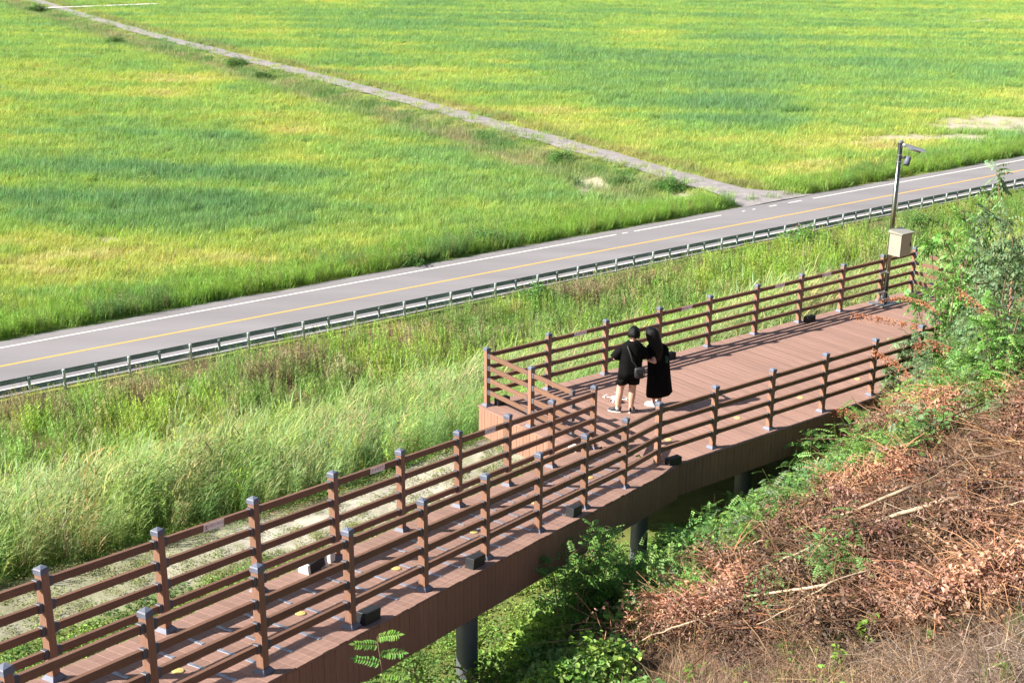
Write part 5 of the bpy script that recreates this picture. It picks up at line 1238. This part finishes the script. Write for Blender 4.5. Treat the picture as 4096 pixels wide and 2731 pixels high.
def man():
    feet = at_z(1438 * K, 946 * K, 0.0); root = thing('person', 'person in black T-shirt and black shorts with a crossbody bag, back turned', 'person', (feet[0], feet[1], 0), math.radians(4))
    lean = .07
    V = [(lean * .6, 0, .92, .125, .10), (lean * .7, 0, 1.08, .12, .095), (lean * .85, 0, 1.24, .135, .10), (lean, .01, 1.31, .13, .09), (lean + .01, .02, 1.41, .06, .06), (lean + .015, .035, 1.46, .056, .058), (lean + .02, .045, 1.50, .05, .055)]
    E = [(0, 1), (1, 2), (2, 3), (3, 4), (4, 5), (5, 6)]
    def leg(hx, kx, ax, ay):
        i = len(V); V.extend([(hx, 0, .86, .10, .105), ((hx + kx) / 2, .012, .67, .098, .10), (kx, .018, .49, .070, .074), (kx * .45 + ax * .55, -.012 + ay * .4, .34, .072, .076), (ax, ay - .006, .12, .043, .046), (ax, ay, .06, .034, .04)])
        E.extend([(0, i)] + [(i + k, i + k + 1) for k in range(5)])
    leg(-.085 + lean * .5, -.125, -.165, 0.0); leg(.10 + lean * .5, .105, .085, -.03)
    def arm(sx, el, wr, palm):
        i = len(V); V.extend([(lean + sx * .15, .0, 1.32, .055), (lean + sx * .20, 0, 1.27, .05), (*el, .040), ((el[0] + wr[0]) / 2, (el[1] + wr[1]) / 2, (el[2] + wr[2]) / 2, .038), (*wr, .027, .022)])
        E.extend([(3, i)] + [(i + k, i + k + 1) for k in range(4)])
        f = Vector((wr[0] - el[0], wr[1] - el[1], wr[2] - el[2])); hand_chain(V, E, i + 4, palm, f, (0, 0, 1), (-sx, 0, 0), (0, .3, 1))
    arm(-1, (-.262, .03, 1.06), (-.08, .26, 1.11), (-.045, .315, 1.12)); arm(1, (.31, .0, 1.07), (.17, .25, 1.13), (.135, .305, 1.14))
    skin_body('body', V, E, 0, M['skin'], root)
    def hf(h, sc): hair_cap(h, sc, M['hair'], .42, -.52, .020, 3, .020)
    head_mesh(root, (lean + .03, .055, 1.545), 1.2, math.radians(-8), math.radians(6), math.radians(-12), M['skin'], hf)
    # loose T-shirt
    b = MB().loft([(lean * .55, 0, .715, .232, .160, .03, .0), (lean * .6, 0, .84, .225, .155), (lean * .7, 0, .98, .220, .150), (lean * .85, -.005, 1.12, .226, .148), (lean * .95, -.008, 1.23, .236, .140), (lean, -.005, 1.305, .232, .122), (lean, 0, 1.358, .200, .112), (lean + .005, .005, 1.398, .140, .104), (lean + .01, .015, 1.435, .084, .086)], 36, True, folds(2, .055))
    link('t_shirt', b.mesh('t_shirt', M['cloth'], True), root)
    sleeve(root, [(lean - .14, -.005, 1.305), (lean - .215, 0, 1.255), (-.205, .015, 1.18), (-.250, .025, 1.095)], [.062, .078, .088, .096], M['cloth']); sleeve(root, [(lean + .14, -.005, 1.305), (lean + .215, 0, 1.25), (.295, .0, 1.17), (.315, -.01, 1.095)], [.062, .078, .088, .096], M['cloth'])
    # shorts: seat and two legs
    link('shorts', MB().loft([(lean * .5, 0, .74, .175, .125), (lean * .55, 0, .80, .195, .135), (lean * .6, 0, .94, .180, .130)], 30, True, folds(5, .03)).mesh('shorts', M['cloth'], True), root)
    for (x0, x1, sd) in ((-.075 + lean * .5, -.108, 8), (.105 + lean * .5, .118, 12)):
        link('shorts_leg', MB().loft([(x1, .008, .585, .118, .122), ((x0 + x1) / 2, .006, .68, .115, .122), (x0, 0, .80, .10, .12)], 24, True, folds(sd, .06)).mesh('shorts_leg', M['cloth'], True), root)
    for (x, y, yaw) in ((-.165, 0.0, math.radians(62)), (.085, -.03, math.radians(-28))):
        link('sock', MB().tube([(x, y, .055), (x, y - .003, .15)], [.043, .040], 14).mesh('sock', M['white'], True), root)
        shoe(root, (x, y, 0), yaw, M['shoe'], M['sole'])
    # crossbody bag (a thing of its own)
    bag = thing('crossbody_bag', 'small black crossbody bag hanging at the hip of the person in shorts', 'bag', root.location, root.rotation_euler[2])
    b = MB().loft([(.20, -.165, .745, .075, .035), (.20, -.170, .78, .098, .050), (.20, -.172, .86, .102, .055), (.20, -.168, .93, .098, .048), (.20, -.16, .955, .085, .035)], 20, True); link('pouch', b.mesh('pouch', M['bag'], True), bag)
    link('flap', MB().box(.125, .285, -.238, -.226, .86, .945, .006).mesh('flap', M['bag']), bag); link('zip_pull', MB().box(.26, .268, -.244, -.239, .83, .86).mesh('zip_pull', M['steel']), bag)
    pts = [(lean - .10, .06, 1.375), (lean - .11, -.02, 1.392), (lean - .10, -.105, 1.345), (lean - .055, -.162, 1.23), (.05, -.170, 1.10), (.125, -.168, 1.0), (.145, -.172, .94)]
    st = MB(); vs = []; fs = []
    for i, p in enumerate(pts):
        d = Vector(pts[min(i + 1, len(pts) - 1)]) - Vector(pts[max(0, i - 1)]); n = Vector((p[0] - lean * .8, p[1], 0 if i > 1 else .3)).normalized(); s_ = d.cross(n).normalized() * .018
        q = Vector(p) + n * .006; vs += [q - s_, q + s_, q + s_ + n * .004, q - s_ + n * .004]
    for i in range(len(pts) - 1):
        for k in range(4): j = (k + 1) % 4; fs.append((i * 4 + k, i * 4 + j, i * 4 + 4 + j, i * 4 + 4 + k))
    link('strap', recalc(st.add(vs, fs).mesh('strap', M['bag'], True)), bag)
man()

def woman():
    feet = at_z(1507 * K, 934 * K, 0.0); root = thing('person', 'person with long black hair in a long black T-shirt dress, leaning on the other', 'person', (feet[0], feet[1], 0), math.radians(8))
    V = [(-.01, 0, .86, .12, .10), (-.02, 0, 1.0, .11, .09), (-.035, 0, 1.14, .115, .09), (-.055, .005, 1.25, .11, .08), (-.075, .015, 1.33, .045, .045), (-.10, .03, 1.39, .042, .044), (-.12, .04, 1.43, .04, .044)]
    E = [(0, 1), (1, 2), (2, 3), (3, 4), (4, 5), (5, 6)]
    for hx, kx, ax, ay in ((-.075, -.07, -.055, .02), (.085, .075, .07, .03)):
        i = len(V); V.extend([(hx, 0, .80, .085), ((hx + kx) / 2, .01, .63, .07), (kx, .015, .45, .05), ((kx + ax) / 2, ay * .5 - .01, .30, .048), (ax, ay - .005, .11, .030, .034), (ax, ay, .055, .030, .036)]); E.extend([(0, i)] + [(i + k, i + k + 1) for k in range(5)])
    def arm(sx, sh, el, wr, palm):
        i = len(V); V.extend([(*sh, .045), (*el, .036), ((el[0] + wr[0]) / 2, (el[1] + wr[1]) / 2, (el[2] + wr[2]) / 2, .034), (*wr, .024, .02)]); E.extend([(3, i), (i, i + 1), (i + 1, i + 2), (i + 2, i + 3)])
        f = Vector(wr) - Vector(el); hand_chain(V, E, i + 3, palm, f, (0, 0, 1), (-sx, 0, .0), (0, .2, 1))
    arm(-1, (-.20, .0, 1.22), (-.10, -.205, .97), (-.29, -.03, 1.035), (-.335, .02, 1.05)); arm(1, (.09, .0, 1.21), (.15, .09, 1.0), (.05, .26, 1.03), (0.0, .29, 1.04))
    skin_body('body', V, E, 0, M['skin'], root)
    def hf(h, sc):
        hair_cap(h, sc, M['hair'], .40, -.60, .013, 9, .005)
        pass
    head_mesh(root, (-.150, .045, 1.485), 1.08, math.radians(15), math.radians(-24), math.radians(-14), M['skin'], hf)
    hb = MB().loft([(-.150, .01, 1.605, .050, .050), (-.148, .0, 1.585, .092, .085), (-.145, -.01, 1.54, .122, .105), (-.138, -.02, 1.48, .134, .108), (-.118, -.04, 1.40, .134, .095), (-.085, -.085, 1.30, .122, .070), (-.06, -.112, 1.23, .110, .055), (-.045, -.13, 1.15, .090, .045), (-.03, -.14, 1.05, .062, .030), (-.025, -.145, .98, .03, .014)], 26, True, lambda i, q: .07 * math.sin(q * 9 + i * .3) + .05 * math.sin(q * 17))
    link('long_hair', hb.mesh('long_hair', M['hair'], True), root)
    b = MB().loft([(.04, -.01, .275, .255, .205, .16, .05), (.03, -.01, .40, .245, .195, .10, .03), (.02, -.01, .62, .228, .175, .05, 0), (.01, -.01, .84, .215, .160), (0, -.005, 1.02, .215, .150), (-.02, 0, 1.14, .215, .140), (-.04, 0, 1.235, .195, .115), (-.06, .005, 1.29, .135, .085), (-.075, .012, 1.325, .065, .06)], 36, True, folds(21, .05))
    link('dress', b.mesh('dress', M['cloth2'], True), root)
    sleeve(root, [(-.17, -.0, 1.23), (-.20, -.06, 1.15), (-.165, -.13, 1.05)], [.07, .085, .095], M['cloth2']); sleeve(root, [(.06, .0, 1.235), (.125, .03, 1.15), (.145, .09, 1.05)], [.065, .08, .088], M['cloth2'])
    link('printed_patch', MB().loft([(.125, -.128, .94, .030, .016), (.135, -.125, 1.01, .042, .016), (.12, -.122, 1.08, .025, .012)], 12).mesh('printed_patch', M['greenprint'], True), root)
    for (x, y, yaw) in ((-.055, .02, math.radians(48)), (.07, .03, math.radians(12))):
        shoe(root, (x, y, 0), yaw, M['croc'], M['croc'], .245, .10)
woman()

# ------------------------------------------------------------------ withered sprays hanging out over the planks
def dead_spray(pts, lb, seed, hang=.16):
    """pts: (x, y, distance) along the twig"""
    r = random.Random(seed); Q = [Vector(at_depth(a * K, c * K, d)) for a, c, d in pts]; o = Q[0].copy(); Q = [q - o for q in Q]
    root = thing('withered_spray', lb, 'branch', o, 0, 'withered sprays over the platform corner')
    b = MB(); b.tube(Q, [.005 - .003 * i / len(Q) for i in range(len(Q))], 6, False, (1, 1, 1)); link('stem', b.mesh('stem', M['redstem'], True), root)
    lv = MB()
    for i in range(len(Q) - 1):
        for k in range(22):
            p = Q[i].lerp(Q[i + 1], r.random()); n = r.randint(4, 8); L_ = hang * r.uniform(.4, 1.2); d = Vector((r.gauss(0, .25), r.gauss(0, .25), -1)).normalized()
            for j in range(n):
                q = p + d * (L_ * j / n); c = r.choice([(1, .9, .85), (1.4, 1.1, .9), (.7, .55, .5), (1.7, 1.35, 1.1)])
                leaf_quad(lv, q, rdir(r, -1, .2), rdir(r), .045 * r.uniform(.6, 1.3), .022 * r.uniform(.5, 1.2), c, r.uniform(-.9, .9))
    link('dead_leaves', lv.mesh('dead_leaves', M['deadthing']), root)
M['redstem'] = mat('withered_stem', (.26, .13, .07), .7, var=.2)
M['deadthing'] = leaf_mat('withered_leaf', (.30, .165, .105), trans=.2, rough=.7)
dead_spray([(2110, 745, 23.5), (2060, 735, 24.0), (2010, 725, 24.4), (1955, 718, 24.8)], 'withered brown spray reaching over the planks beside the last railing post', 1)
dead_spray([(2160, 720, 24.0), (2120, 690, 24.6), (2070, 680, 25.2), (2010, 690, 25.7)], 'withered brown spray in front of the camera pole foot', 2, .10)
dead_spray([(2090, 860, 22.8), (2060, 830, 23.2), (2030, 815, 23.5), (2005, 800, 23.7)], 'withered brown spray drooping by the last hillside railing bay', 3, .2)
dead_spray([(2190, 800, 21.8), (2140, 780, 22.3), (2100, 790, 22.6)], 'withered brown spray within the robinia shrub bank', 4, .22)
dead_spray([(2000, 1000, 21.6), (1965, 950, 22.0), (1940, 935, 22.2), (1915, 940, 22.4)], 'withered brown spray against the end of the skirt boards', 5, .18)
dead_spray([(2300, 740, 20.5), (2240, 690, 21.2), (2200, 660, 21.8)], 'withered brown spray high on the shrub bank', 6, .2)
